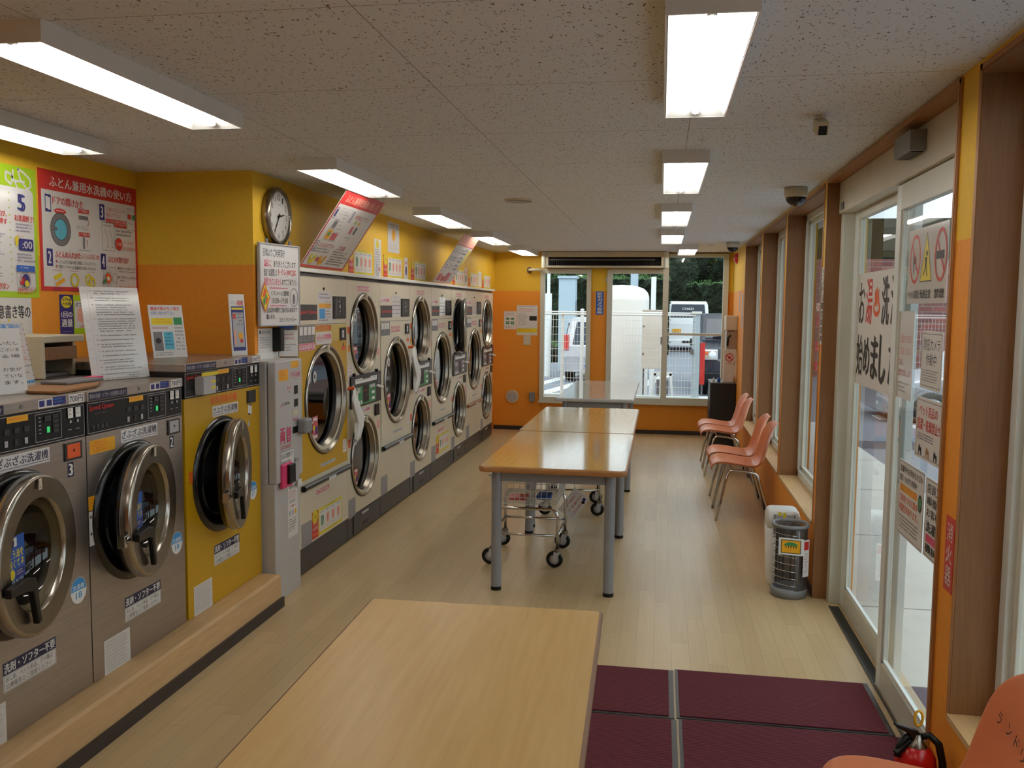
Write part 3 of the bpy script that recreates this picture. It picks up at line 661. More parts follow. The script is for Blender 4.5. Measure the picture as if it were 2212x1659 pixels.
LF(w1, 'small_label', 4.512, 1.07, .018, .03, 'lgrey', lambda s: None)
m = MB(); m.box(FX, FX+.05, 3.955, 4.075, 1.265, 1.352, 'lgrey'); o = m.build('card_box', w1, bevel=.004)
s = Sign((FX+.05, 3.955, 1.352), LW); s.rect(-.02, -.022, .16, .018, 'yel'); s.rect(.07, .02, .045, .012, 'yel'); s.rect(.07, .05, .045, .012, 'yel'); s.build('yellow_tag', w1)
# ================================================================ THINGS ON THE WASHERS
def sheet_on_stand(name, O, U, V, w, h, mat, label, cat, fn, t=.003, group=None):
    s = Sign(O, (U, V), w, h, mat, t); fn(s); o = s.build(name); tag(o, label, cat, group); return o
def tilt(yaw, lean):   # reading directions of a sheet turned by yaw from facing +x and leaning back
    c, n = math.cos(yaw), math.sin(yaw); U = Vector((-n*1.0, c, 0)); N = Vector((c, n, 0)); V = Vector((0, 0, -1))*math.cos(lean)+N*math.sin(lean)
    return U, V
def f(s):
    s.rect(.06, .01, .001, .41, 'lgrey')
    for i in range(9): s.lines(.012, .03+i*.044, .035, .012, 1, 'lgrey')
    z = .03
    for n in (2, 2, 5, 6, 1, 1, 2, 1, 1, 2, 2, 1, 1):
        s.lines(.075, z, .02, .009, 1, 'tgrey'); s.lines(.10, z, .25, .0105*n, n, 'tgrey', ragged=.25); z += .0105*n+.0085
    s.text('株式会社ランドリー', .25, .405, .12, .01, 'tgrey')
U, V = tilt(math.radians(-38), math.radians(7))
def sheet(name, bl, br, w_h, mat, label, fn, cat='notice', t=.003, lean=8, group=None):
    """a sheet standing with its bottom edge from bl to br"""
    bl, br = Vector(bl), Vector(br); U = (br-bl); w = U.length; U.normalize(); N = Vector((U.y, -U.x, 0)).normalized()
    V = Vector((0, 0, -1))*math.cos(math.radians(lean))+N*math.sin(math.radians(lean)); h = w_h*w
    s = Sign(bl-V*h, (U, V), w, h, mat, t); s.k = w; fn(s, w, h); o = s.build(name); tag(o, label, cat, group); return o
def big(s, w, h):
    s.rect(w*.11, .01, .0012, h-.02, 'lgrey')
    for i in range(9): s.lines(w*.02, h*(.06+i*.1), w*.07, h*.02, 1, 'lgrey')
    z = .04
    for n in (2, 2, 5, 6, 1, 1, 2, 1, 1, 2, 2, 1, 1):
        s.lines(w*.15, h*z, w*.05, h*.02, 1, 'tgrey'); s.lines(w*.22, h*z, w*.68, h*.026*n, n, 'tgrey', ragged=.25); z += .026*n+.022
    s.text('株式会社ランドリー', w*.62, h*.955, w*.3, h*.02, 'tgrey')
sheet('rules_notice', (-2.44, 3.525, 1.3605), (-2.36, 3.835, 1.3605), 1.30, 'paperg', 'large white laminated rules notice leaning upright on top of washer 2', big, lean=9)
def nt_(s, w, h):
    s.text('洗濯機ご利用の方へ', w*.1, h*.03, w*.8, h*.1, 'lblue', .05)
    for i in range(7): s.lines(w*.1, h*(.18+i*.1), w*.82, h*.05, 1, 'rose' if 2 <= i <= 4 else 'tgrey', ragged=.15)
    for i in (3, 4): s.rect(w*.08, h*(.15+i*.1), w*.8, .0015, 'red')
    for i in range(12): s.disc(w*(.05+i*.08), h*.94, .006, 'lblue'); s.disc(w*.97, h*(.05+i*.08), .003, 'navy')
sheet('user_notice', (-2.50, 3.09, 1.3605), (-2.56, 3.32, 1.3605), 1.12, 'paperg', 'white handwritten notice with blue heading standing on the lid of washer 3', nt_, lean=10)
def nt0(s, w, h):
    for i, tx in enumerate(('いたし', 'ございま', 'る場', '', 'お金が', 'ていな', 'ます。')):
        if tx: s.text(tx, w*.55, h*(.2+i*.1), w*.38, h*.055, 'ink')
sheet('lid_notice', (-2.42, 2.84, 1.36), (-2.36, 3.02, 1.36), 1.3, 'paperg', 'plain white notice cut by the left edge of the picture, standing on washer 3', nt0, lean=10)
m = MB(); m.prism([(-2.46, 3.12), (-2.33, 2.98), (-2.215, 2.99), (-2.25, 3.28), (-2.33, 3.42), (-2.46, 3.36)], (0, 0, 1.3595), (1, 0, 0), (0, 1, 0), (0, 0, .012), 'brown')
o = m.build('wooden_board', bevel=.003); tag(o, 'flat light brown wooden board lying on the lids of washers 2 and 3', 'board')
m = MB(); m.box(-2.46, -2.34, 3.22, 3.46, 1.372, 1.384, 'tgrey'); o = m.build('flat_tray', bevel=.003); tag(o, 'thin olive grey tray lying on the wooden board', 'tray')
o = MB().box(-2.44, -2.39, 3.462, 3.53, 1.372, 1.385, 'pink').build('pink_pack'); tag(o, 'small pink packet beside the foot of the large white notice', 'packet')
# beige ledge cabinet behind the washers, open at the front
t = thing('beige_housing', 'cream metal housing with dark open front behind washers 2 and 3', 'housing', (-2.85, 3.7, 1.36))
m = MB(); y0, y1 = 3.555, 3.853
m.box(-2.985, -2.70, y0, y1, 1.52, 1.552, 'beige'); m.box(-2.985, -2.70, y0, y0+.02, 1.36, 1.525, 'beige'); m.box(-2.985, -2.75, y1-.02, y1, 1.36, 1.525, 'beige'); m.box(-2.985, -2.972, y0, y1, 1.36, 1.525, 'dgrey')
m.build('housing_shell', t, bevel=.004); MB().box(-2.93, -2.72, y0+.03, y1-.03, 1.44, 1.5, 'brown').build('drawer', t, bevel=.003)
MB().box(-2.96, -2.77, y0+.02, y1-.02, 1.36, 1.375, 'tgrey').build('shelf', t)
def ntc(s, w, h):
    s.text('機械が動かない場合', w*.06, h*.03, w*.86, h*.075, 'rose', .03); s.text('お問い合わせ下さい', w*.06, h*.12, w*.7, h*.07, 'blue'); s.rect(w*.05, h*.25, w*.62, h*.13, 'yel'); s.lines(w*.1, h*.27, w*.5, h*.09, 2, 'ored'); s.rect(w*.7, h*.24, w*.25, h*.14, 'green')
    s.lines(w*.05, h*.42, w*.6, h*.07, 1, 'rose'); s.rect(w*.06, h*.51, w*.26, h*.36, 'tgrey'); s.disc(w*.19, h*.68, w*.08, 'ink'); s.rect(w*.36, h*.51, w*.28, h*.34, 'cyan'); s.lines(w*.38, h*.54, w*.24, h*.26, 4, 'navy')
    s.lines(w*.7, h*.42, w*.27, h*.48, 7, 'tgrey'); s.lines(w*.06, h*.9, w*.6, h*.08, 2, 'ink')
sheet('trouble_notice', (-2.56, 4.205, 1.4225), (-2.46, 4.36, 1.4225), 1.5, 'paperg', 'small colourful notice with a grey photo standing on the left end of the yellow washer', ntc, lean=12)
m = MB(); m.box(-2.6, -2.44, 4.15, 4.32, 1.4225, 1.432, 'tgrey') ; 
def ntr(s, w, h):
    s.text('両替機', w*.5, h*.1, w*.4, h*.09, 'red', .03); s.lines(w*.12, h*.12, w*.34, h*.06, 2, 'tgrey'); s.rect(w*.1, h*.2, w*.82, h*.72, 'navy'); s.rect(w*.13, h*.22, w*.74, h*.035, 'yel'); s.rect(w*.16, h*.3, w*.7, h*.56, 'lgrey')
    s.text('×', w*.18, h*.31, w*.2, h*.1, 'red', .08); s.lines(w*.45, h*.31, w*.38, h*.22, 4, 'navyd'); s.disc(w*.62, h*.68, w*.16, 'sunny'); s.disc(w*.66, h*.76, w*.1, 'red'); s.rect(w*.2, h*.58, w*.13, h*.24, 'skin')
sheet('warning_flyer', (-2.285, 4.51, 1.4225), (-2.25, 4.62, 1.4225), 2.9, 'paper', 'tall narrow flyer with a blue frame standing at the right end of the yellow washer', ntr, lean=4)
# ================================================================ CHANGE MACHINE
t = thing('change_machine', 'tall grey change machine with pink lettering between the yellow washer and the dryers', 'change machine', (-2.22, 4.85, 0))
m = MB(); m.box(-2.275, -2.125, 4.675, 5.03, 0, .69, 'greyw'); m.build('lower_cabinet', t, bevel=.004)
m = MB(); m.box(-2.275, -2.165, 4.67, 5.045, .69, 1.385, 'greyw'); m.box(-2.275, -2.168, 4.665, 4.671, .7, 1.38, 'lgrey'); m.build('upper_cabinet', t, bevel=.003)
m = MB(); m.box(-2.16, -2.11, 4.672, 5.045, .69, 1.385, 'greyw'); m.build('front_door', t, bevel=.008)
s = Sign((-2.11, 4.672, 1.385), LW)
s.rect(.04, .05, .13, .065, 'sunny'); s.lines(.05, .06, .11, .05, 3, 'ored'); s.rect(.21, .01, .11, .04, 'sunny'); s.frame(.2, .075, .14, .03, .002, 'pink'); s.text('千円札両替', .205, .08, .13, .02, 'pink', .01)
s.lines(.24, .115, .08, .01, 1, 'tgrey'); s.text('投入口', .15, .15, .06, .02, 'pink'); s.text('▼', .175, .18, .012, .014, 'tgrey'); s.rect(.25, .155, .055, .05, 'black'); s.rect(.25, .235, .055, .045, 'black'); s.lines(.08, .24, .12, .03, 1, 'ink'); s.text('返却', .05, .25, .03, .012, 'pink')
s.rect(.22, .3, .09, .03, 'beige'); s.text('釣銭口', .225, .345, .075, .018, 'pink'); s.text('▼', .26, .37, .012, .012, 'tgrey'); s.rect(.225, .395, .08, .04, 'black')
s.text('両', .05, .385, .065, .09, 'pink', .03); s.text('替', .135, .385, .065, .09, 'pink', .03); s.text('EXCHANGER', .055, .485, .14, .022, 'rose')
s.rect(.055, .52, .175, .165, 'paper'); s.rect(.055, .52, .175, .002, 'ink'); s.rect(.055, .683, .175, .002, 'ink')
s.text('当店は両替機です', .06, .53, .16, .032, 'ink'); s.text('両替機ご利用', .06, .575, .12, .03, 'ink'); s.text('ご協力下さい', .06, .62, .11, .03, 'ink')
s.rect(.24, .6, .07, .11, 'lgrey'); s.rect(.285, .72, .06, .04, 'paper'); s.build('front_print', t)
m = MB(); m.box(-2.115, -2.095, 4.72, 4.86, .555+.1, .70+.095, 'pink'); m.build('payout_surround', t, bevel=.006)
m = MB(); m.box(-2.1, -2.078, 4.78, 4.865, .675, .785, 'black'); m.build('payout_tray', t, bevel=.004)
m = MB(); m.box(-2.11, -2.05, 4.955, 5.06, .94, 1.03, 'grey'); m.build('alarm_box', t, bevel=.014); MB().cyl((-2.06, 5.06, .99), (-2.06, 5.075, .995), .006, 'beige').build('alarm_pin', t)
MB().cyl((-2.11, 4.93, .795), (-2.09, 4.93, .795), .008, 'chrome').build('lock', t)
s = Sign((-2.125, 4.85, .665), LW, .14, .33, 'paper', .001); s.text('両替の方法', .02, .02, .1, .022, 'ink', .02); s.lines(.01, .055, .12, .05, 4, 'rose'); s.lines(.01, .11, .12, .02, 2, 'ink'); s.text('お願い', .03, .14, .08, .014, 'red')
for i in range(3): s.rect(.015+i*.04, .17, .024, .03, 'lgrey' if i < 2 else 'sunny')
s.lines(.01, .22, .12, .08, 5, 'ink'); s.build('instruction_sheet', t)
struct(MB().box(-2.279, -2.272, 4.78, 5.10, .0, 1.42, 'white'), 'trim_6')
# ================================================================ DRYERS
DX = -2.19
SEAM = [5.17, 6.04, 6.80, 7.65, 8.40, 9.24, 9.98, 10.82, 11.60]
def dry_door(t, yc, zc, r, open_=0, stickers=0, red=False):
    m = MB(); g = r*.855
    hy = yc+r; D = Matrix.Translation((DX, hy, zc)) @ Matrix.Rotation(open_, 4, 'Z'); O = (0, -r, 0)
    m = MB(D); m.lathe([(r+.004, .0), (r+.004, .008), (r-.006, .008)], O, AX, 'black', 48); m.lathe([(r-.001, .004), (r-.003, .016), (r-.010, .02), (r-.016, .018)], O, AX, 'tubes', 56)
    m.lathe([(r-.016, .018), (g, -.045)], O, AX, 'steelr', 56); d = m.build('door', t)
    MB(D).lathe([(g, -.04), (g-.012, -.046), (g-.012, -.05)], O, AX, 'black', 40).build('door_gasket', d)
    MB(D).lathe([(g, -.047), (0, -.047)], O, AX, 'dglass', 40).build('door_glass', d)
    m = MB(); m.lathe([(g, -.05), (g-.02, -.08), (r*.95, -.12), (r*.95, -.5), (0, -.5)], (DX, yc, zc), AX, 'drum', 32); m.build('drum', t)
    MB(D).box(.018, .028, -r-.008, -r+.012, r-.05, r-.002, 'cream').build('door_catch', d)
    if open_:
        MB(D).lathe([(r-.01, -.0), (r-.03, -.05), (g-.01, -.06)], O, AX, 'blackg', 48).build('door_back', d)
        MB().lathe([(g+.01, .002), (r+.002, .002)], (DX, yc, zc), AX, 'blackg', 40).build('opening_gasket', t)
    def put(s, nm):
        for i in range(len(s.v)): s.v[i] = D @ s.v[i]
        s.build(nm, d)
    if stickers:
        for dy in (-.17, -.075):
            s = Sign((-.044, -r+dy*r/.36-.035, .42*r+.04), LW); s.disc(.035, .04, .034, 'white', .04); s.ring(.035, .04, .03, .005, 'tgrey' if not red else 'rose', .036); s.disc(.035, .04, .014, 'ink'); s.line([(.018, .02), (.052, .06)], .005, 'tgrey'); put(s, 'round_sticker')
        s = Sign((-.044, -r-.12*r/.36, -.3*r), LW); k = r/.36; s.rect(0, 0, .09*k, .15*k, 'rose'); s.rect(.01*k, .01*k, .07*k, .02*k, 'paper'); s.rect(.01*k, .06*k, .03*k, .03*k, 'yel'); s.rect(.045*k, .07*k, .04*k, .05*k, 'navy'); s.rect(.01*k, .125*k, .07*k, .02*k, 'paper'); put(s, 'glass_sticker')
    return d
def plinth(t, y0, y1, drawer):
    m = MB(); m.box(-2.95, DX-.004, y0+.004, y1-.004, .012, .172, 'dgrey'); m.build('plinth', t, bevel=.002)
    if drawer:
        m = MB(); m.box(DX-.004, DX+.002, y0+.12, y1-.1, .02, .166, 'dgrey'); d = m.build('lint_drawer', t, bevel=.003)
        m = MB(); m.box(DX+.002, DX+.005, y0+.3, y0+.45, .135, .152, 'lgrey'); m.build('drawer_label', d)
        m = MB(); m.box(DX+.002, DX+.004, y0+.33, y0+.45, .05, .075, 'black'); m.build('drawer_slot', d)
def coinbox(t, y0, y1, z0, z1):
    m = MB(); m.box(DX-.001, DX+.006, y0, y1, z0, z1, 'black'); o = m.build('coin_unit', t, bevel=.002)
    s = Sign((DX+.007, y0, z1), LW); w = y1-y0; h = z1-z0
    s.rect(w*.12, h*.12, w*.2, h*.75, 'dgrey')
    for i in range(7): s.rect(w*(.4+.1*random.random()), h*(.1+i*.11), w*.12, h*.05, 'lgrey' if i % 2 else 'tgrey')
    s.rect(w*.66, h*.15, w*.12, h*.6, 'dgrey'); s.disc(w*.5, h*.45, w*.05, 'lgrey'); s.build('coin_slots', o)
def DS(t, name, y, z, w, h, mat, fn, x=DX):
    s = Sign((x, y, z), LW, w, h, mat, .0008); fn(s, w, h); return s.build(name, t)
def redtext(tx, col='red'):
    def f(s, w, h):
        s.rect(0, 0, w, h, 'paper'); n = len(tx); c = w/n
        for i, ch in enumerate(tx): s.rect(i*c+.002, .002, c-.004, h-.004, col); s.text(ch, i*c+.006, h*.14, c-.012, h*.7, 'white', .03)
    return f
def vent(s, w, h):
    for i in range(14): s.rect(0, h*i/14, w, h*.03, 'tgrey')
def menu_poster(s, w, h):
    s.rect(0, 0, w, h, 'yel'); s.rect(0, 0, w*.2, h, 'red'); s.disc(w*.1, h*.2, w*.085, 'yel'); s.text('27kg', w*.04, h*.13, w*.12, h*.06, 'ink'); s.text('大型', w*.045, h*.21, w*.11, h*.06, 'ink')
    s.text('乾燥', w*.03, h*.4, w*.14, h*.12, 'skin'); s.text('の目安', w*.02, h*.56, w*.16, h*.14, 'white'); s.rect(w*.02, h*.8, w*.16, h*.1, 'ored'); s.rect(w*.23, h*.1, w*.74, h*.78, 'paper')
    for i in range(4):
        x = w*(.26+.18*i); s.lines(x, h*.14, w*.12, h*.1, 1, 'blue', ragged=0); s.poly([(x+w*.02, h*.32), (x+w*.09, h*.28), (x+w*.12, h*.4), (x+w*.1, h*.66), (x+w*.03, h*.68)], 'green' if i == 0 else 'skin'); s.rect(x+w*.05, h*.36, w*.02, h*.25, 'rose' if i else 'lgrey'); s.lines(x, h*.75, w*.13, h*.07, 1, 'rose', ragged=0)
    s.lines(w*.4, h*.02, w*.4, h*.05, 1, 'green'); s.lines(w*.4, h*.92, w*.45, h*.05, 1, 'green')
singles = [(0, '1'), (2, '4'), (4, '7'), (6, '10')]
nm_s = ['wide single dryer with a yellow lower front, nearest the camera beside the change machine', 'wide cream single dryer between the first and second stacked dryers', 'wide cream single dryer with a red and yellow chart on its lower front', 'wide cream single dryer farthest from the camera']
for idx, (k, num) in enumerate(singles):
    y0, y1 = SEAM[k], SEAM[k+1]; yc = (y0+y1)/2+.02; gold = k == 0
    t = thing('single_dryer', nm_s[idx], 'dryer', (-2.57, (y0+y1)/2, 0), 0, 'wide single dryers')
    m = MB(); open_box(m, -2.95, DX, y0+.002, y1-.002, .175, 1.882, 'cream')
    for (a, b, mt) in ((.175, .57, 'cream'), (1.58, 1.882, 'cream')): m.quad((DX, y0+.002, a), (DX, y1-.002, a), (DX, y1-.002, b), (DX, y0+.002, b), mt)
    face_hole(m, DX, y0+.002, y1-.002, .57, 1.58, yc, 1.08, .312, 'cream'); m.build('cabinet', t)
    m = MB(); lt = MB(); 
    face_hole(m, DX+.003, y0+.012, y1-.012, .60, 1.572, yc, 1.08, .345, 'gold' if gold else 'cream'); o = m.build('access_panel', t)
    if gold:
        m = MB(); m.box(DX+.003, DX+.0045, y0+.27, y1-.012, 1.46, 1.572, 'goldw'); m.build('worn_panel_strip', t)
    m = MB(); m.box(-2.9, DX-.01, y0+.004, y1-.004, 1.883, 1.9, 'black' if k else 'tgrey'); m.build('shaded_gap_strip', t)  # strip filling the gap under the ledge, its shade put into the colour
    m = MB(); m.quad((DX+.0005, y0+.01, 1.576), (DX+.0005, y1-.01, 1.576), (DX+.0005, y1-.01, 1.580), (DX+.0005, y0+.01, 1.580), 'tgrey'); m.build('panel_gap', t)
    dry_door(t, yc, 1.08, .362, 0, stickers=1 if k < 5 else 0, red=k == 2)
    MB().cyl((DX+.016, y0+.03, .555), (DX+.016, y1-.012, .555), .02, 'blackg' if k != 6 else 'brown', 14).build('pull_bar', t)
    plinth(t, y0, y1, False)
    MB().cyl((DX, yc-.02, 1.808), (DX+.006, yc-.02, 1.808), .009, 'black', 12).build('lid_lock', t)
    q = .32
    DS(t, 'brand_plate', y0+.012, 1.704, .31, .098, 'dgrey', lambda s, w, h: (s.text('Speed Queen', .03, h*.33, w-.04, h*.34, 'red', .03)))
    if gold:
        def nt1(s, w, h): s.lines(.02, .01, w-.04, .045, 2, 'navy'); s.rect(.01, .075, w-.03, .03, 'sunny'); s.rect(.02, .11, .1, .065, 'lblue'); s.lines(.13, .06, .1, .12, 6, 'tgrey'); s.lines(.02, .18, .2, .02, 1, 'ink')
        DS(t, 'notice_card', y0+.338, 1.788, .25, .2, 'paperg', nt1)
    else:
        def cal(s, w, h):
            s.lines(.05, .01, .12, .012, 1, 'tgrey')
            for j in range(4): s.rect(0, .045+j*.032, w, .0014, 'lgrey'); s.lines(.01, .05+j*.032, w-.02, .02, 1, 'navy' if j % 2 else 'tgrey', ch=.028, ragged=0)
        DS(t, 'calendar_sheet', y0+.32, 1.79, .24, .183, 'paperg', cal)
        DS(t, 'dryer_sign', y0, 1.77, .24, .048, 'paper', lambda s, w, h: s.text('ふわふわ乾燥機', .006, .008, w-.012, h-.016, 'pink', .02))
    coinbox(t, y0+(.597 if gold else .572), y0+.845 if gold else y0+.823, 1.61, 1.763)
    n = 4 if gold else 3; mw_ = .278 if gold else .238
    def menu(s, w, h):
        for i in range(n): s.rect(.012+i*(w-.02)/n, .008, (w-.02)/n-.012, .052, 'paper'); s.lines(.012+i*(w-.02)/n, .072, (w-.02)/n-.012, .03, 2, 'lgrey')
    DS(t, 'price_menu', y0+.012, 1.573, mw_, .11, 'tgrey', menu, DX+.003)
    if gold:
        DS(t, 'red_strip', y0+.015, 1.461, .265, .045, None, redtext('高温殺菌乾燥', 'pink'), DX+.003)
        DS(t, 'dryer_sign', y0+.285, 1.526, .272, .08, 'paper', lambda s, w, h: (s.text('ふわふわ乾燥機', .008, .012, w-.016, .036, 'pink', .03), s.rect(.008, .052, w-.016, .002, 'red'), s.lines(.01, .06, w-.03, .012, 1, 'lgrey')), DX+.005)
        DS(t, 'orange_lettering', y0+.275, 1.572, .28, .04, None, lambda s, w, h: s.text('布団専用機', 0, 0, w, h, 'ored', .02), DX+.005)
    else:
        DS(t, 'red_strip', y0+.283, 1.532, .256, .046, None, redtext('高温殺菌乾燥', 'red' if k != 4 else 'rose'), DX+.003)
    m = MB(); m.box(DX, DX+.012, y1-.155 if gold else y0+.685, y1-.04 if gold else y0+.80, 1.46, 1.548, 'black'); o = m.build('return_door', t, bevel=.003)
    DS(o, 'return_label', (y1-.12 if gold else y0+.72), 1.53, .03, .05, 'paper', lambda s, w, h: s.rect(w*.4, h*.3, w*.2, h*.4, 'navy'), DX+.012)
    DS(t, 'number', y1-.09, 1.44, .02, .045, None, lambda s, w, h: s.text(num, 0, 0, w, h, 'ink'), DX+.003)
    DS(t, 'vent_patch', y0+.025 if gold else y0-.0+.01, .325, .17, .15, 'lgrey', vent)
    if k in (0, 4):
        DS(t, 'guide_poster', y0+.2, .365 if gold else .40, .545, .178, None, menu_poster)
        DS(t, 'red_strip', y0+.27, .50 if gold else .47, .24, .035, None, redtext('ドアは手前に', 'rose'))
    DS(t, 'bar_label', yc-.04, .5605, .13, .02, 'paper', lambda s, w, h: s.lines(.01, .004, w-.02, .012, 1, 'lgrey'), DX+.037)
    for (yy, zz, wd, hh, mt) in ((y1-.11, 1.42, .07, .03, 'ored'), (y1-.045, 1.16, .04, .12, 'paper'), (y1-.1, .76, .07, .09, 'paper'), (yc-.1, .66, .26, .022, 'lgrey')):
        DS(t, 'sticker', yy, zz, wd, hh, mt, (lambda s, w, h: s.lines(w*.1, h*.1, w*.8, h*.8, max(1, int(h/.02)), 'tgrey' if s.w != .07 else 'rose')), DX+.003)
nm_d = ['stacked pair of dryers nearest the camera, with a white bag hanging on its left side', 'stacked pair of dryers second from the camera, in the middle of the row', 'stacked pair of dryers whose upper door stands ajar', 'stacked pair of dryers at the far end of the row']
for idx, k in enumerate((1, 3, 5, 7)):
    y0, y1 = SEAM[k], SEAM[k+1]; yc = (y0+y1)/2-.015
    t = thing('stacked_dryer', nm_d[idx], 'dryer', (-2.57, (y0+y1)/2, 0), 0, 'stacked double dryers')
    m = MB(); open_box(m, -2.95, DX, y0+.002, y1-.002, .175, 1.882, 'cream'); r = .302
    face_hole(m, DX, y0+.002, y1-.002, .175, .90, yc, .572, r*.86, 'cream'); face_hole(m, DX, y0+.002, y1-.002, .9, 1.882, yc, 1.49, r*.86, 'cream'); m.build('cabinet', t)
    m = MB(); m.box(-2.9, DX-.01, y0+.004, y1-.004, 1.883, 1.9, 'black'); m.build('shaded_gap_strip', t)  # black strip standing in for the shaded gap below the ledge
    dry_door(t, yc, 1.49, r, math.radians(11) if k == 5 else 0, stickers=1 if k < 5 else 0); dry_door(t, yc, .572, r, 0, stickers=1 if k < 7 else 0, red=k == 3)
    plinth(t, y0, y1, True)
    DS(t, 'red_strip', y0+.22, 1.846, .27, .04, None, redtext('高温殺菌乾燥', 'pink' if k == 1 else 'red'))
    def cp(s, w, h):
        s.rect(.0, .0, w, h, 'dgrey'); s.rect(w*.12, h*.1, w*.72, h*.16, 'white'); s.rect(w*.36, h*.06, w*.26, h*.08, 'dgrey'); s.lines(w*.15, h*.13, w*.64, h*.08, 1, 'tgrey', ragged=0)
        s.rect(w*.1, h*.36, w*.7, h*.6, 'green' if idx < 2 else 'tgrey'); s.rect(w*.36, h*.34, w*.2, h*.56, 'black'); s.lines(w*.38, h*.5, w*.16, h*.1, 1, 'red'); s.rect(w*.12, h*.4, w*.16, h*.16, 'lgrey'); s.rect(w*.6, h*.38, w*.17, h*.1, 'lgrey')
        for i in range(4): s.rect(w*(.12+.06*i), h*.82, w*.035, h*.12, 'white')
        s.rect(w*.66, h*.6, w*.1, h*.09, 'white'); s.rect(w*.66, h*.8, w*.1, h*.09, 'white'); s.rect(w*.03, h*.25, w*.04, h*.2, 'lgrey'); s.rect(w*.88, h*.1, w*.06, h*.3, 'tgrey'); s.rect(w*.42, h*.75, w*.12, h*.09, 'ink')
    m = MB(); m.box(DX, DX+.012, y0+.05, y1-.012, .955, 1.192, 'black'); o = m.build('coin_panel', t, bevel=.003)
    DS(o, 'coin_panel_print', y0+.055, 1.189, y1-y0-.07, .23, None, cp, DX+.0125)
    m = MB(); m.prism([(0, 0), (.02, .01), (.062, -.006), (.06, -.018), (.015, -.01)], (DX+.01, y1-.15, 1.085), (.9, .42, -.1), (0, 0, 1), (0, .02, 0), 'white'); m.build('coin_lever', t, bevel=.003)
    MB().cyl((DX, y0+.12, 1.2), (DX+.02, y0+.12, 1.2), .012, 'black', 10).build('panel_lock', t); MB().cyl((DX, y1-.12, 1.2), (DX+.02, y1-.12, 1.2), .012, 'black', 10).build('panel_lock', t)
    DS(t, 'dryer_sign', y0+.27, .938, .23, .04, 'paper', lambda s, w, h: s.text('ふわふわ乾燥機', .004, .006, w-.008, h-.012, 'red' if idx else 'pink', .02))
    m = MB(); m.box(DX, DX+.012, y1-.15, y1-.05, .845, .935, 'black'); m.build('return_door', t, bevel=.003)
    DS(t, 'number', y1-.19, .915, .02, .05, None, lambda s, w, h: s.text(str(3+3*idx), 0, 0, w, h, 'ink')); DS(t, 'number', y1-.03, 1.74, .02, .05, None, lambda s, w, h: s.text(str(2+3*idx), 0, 0, w, h, 'ink'))
    DS(t, 'vent_patch', y0+.012, .3, .15, .14, 'lgrey', vent)
    for (yy, zz, wd, hh, mt) in ((y0+.015, 1.55, .05, .05, 'ored'), (y0+.02, 1.42, .045, .05, 'sunny'), (y0+.02, 1.27, .1, .1, 'paper'), (y1-.07, 1.37, .05, .06, 'skin'), (y1-.08, .80, .06, .07, 'skin'), (y0+.015, .74, .05, .06, 'ored')):
        DS(t, 'sticker', yy, zz, wd, hh, mt, lambda s, w, h: s.lines(w*.1, h*.1, w*.8, h*.8, 3, 'rose'))
# bags hung between the machines
def bag(y, z, lab, col, s=1.0):
    rings = []; n = 16
    for (dz, w, d, sh) in ((0, .012, .01, 0), (-.03, .03, .02, .0), (-.1, .045, .025, .01), (-.2, .075, .03, .03), (-.3, .10, .028, .05), (-.4, .11, .022, .045), (-.47, .1, .015, .07), (-.5, .04, .008, .08)):
        rings.append([Vector((DX+.06+math.cos(a)*d*s*(1+.3*math.sin(3*a)), y+(sh+.06*math.sin(dz*14))*s+math.sin(a)*w*s*(1+.22*math.cos(5*a+dz*9)), z+dz*s+.03*math.sin(2*a)*s)) for a in [2*math.pi*i/n for i in range(n)]])
    m = MB(); m.loft(rings, col); t = thing('hanging_bag', lab, 'bag', (DX+.06, y, z-.5*s), group='bags hung on the dryers'); m.build('bag_body', t)
    MB().cyl((DX, y, z+.01), (DX+.05, y, z+.015), .012, 'ored', 10).build('hook', t)
bag(6.06, 1.10, 'limp white bag hanging between the yellow dryer and the first stacked dryers', 'white', .72)
bag(7.60, 1.33, 'white printed bag hanging left of the second stacked dryers', 'white', .78)
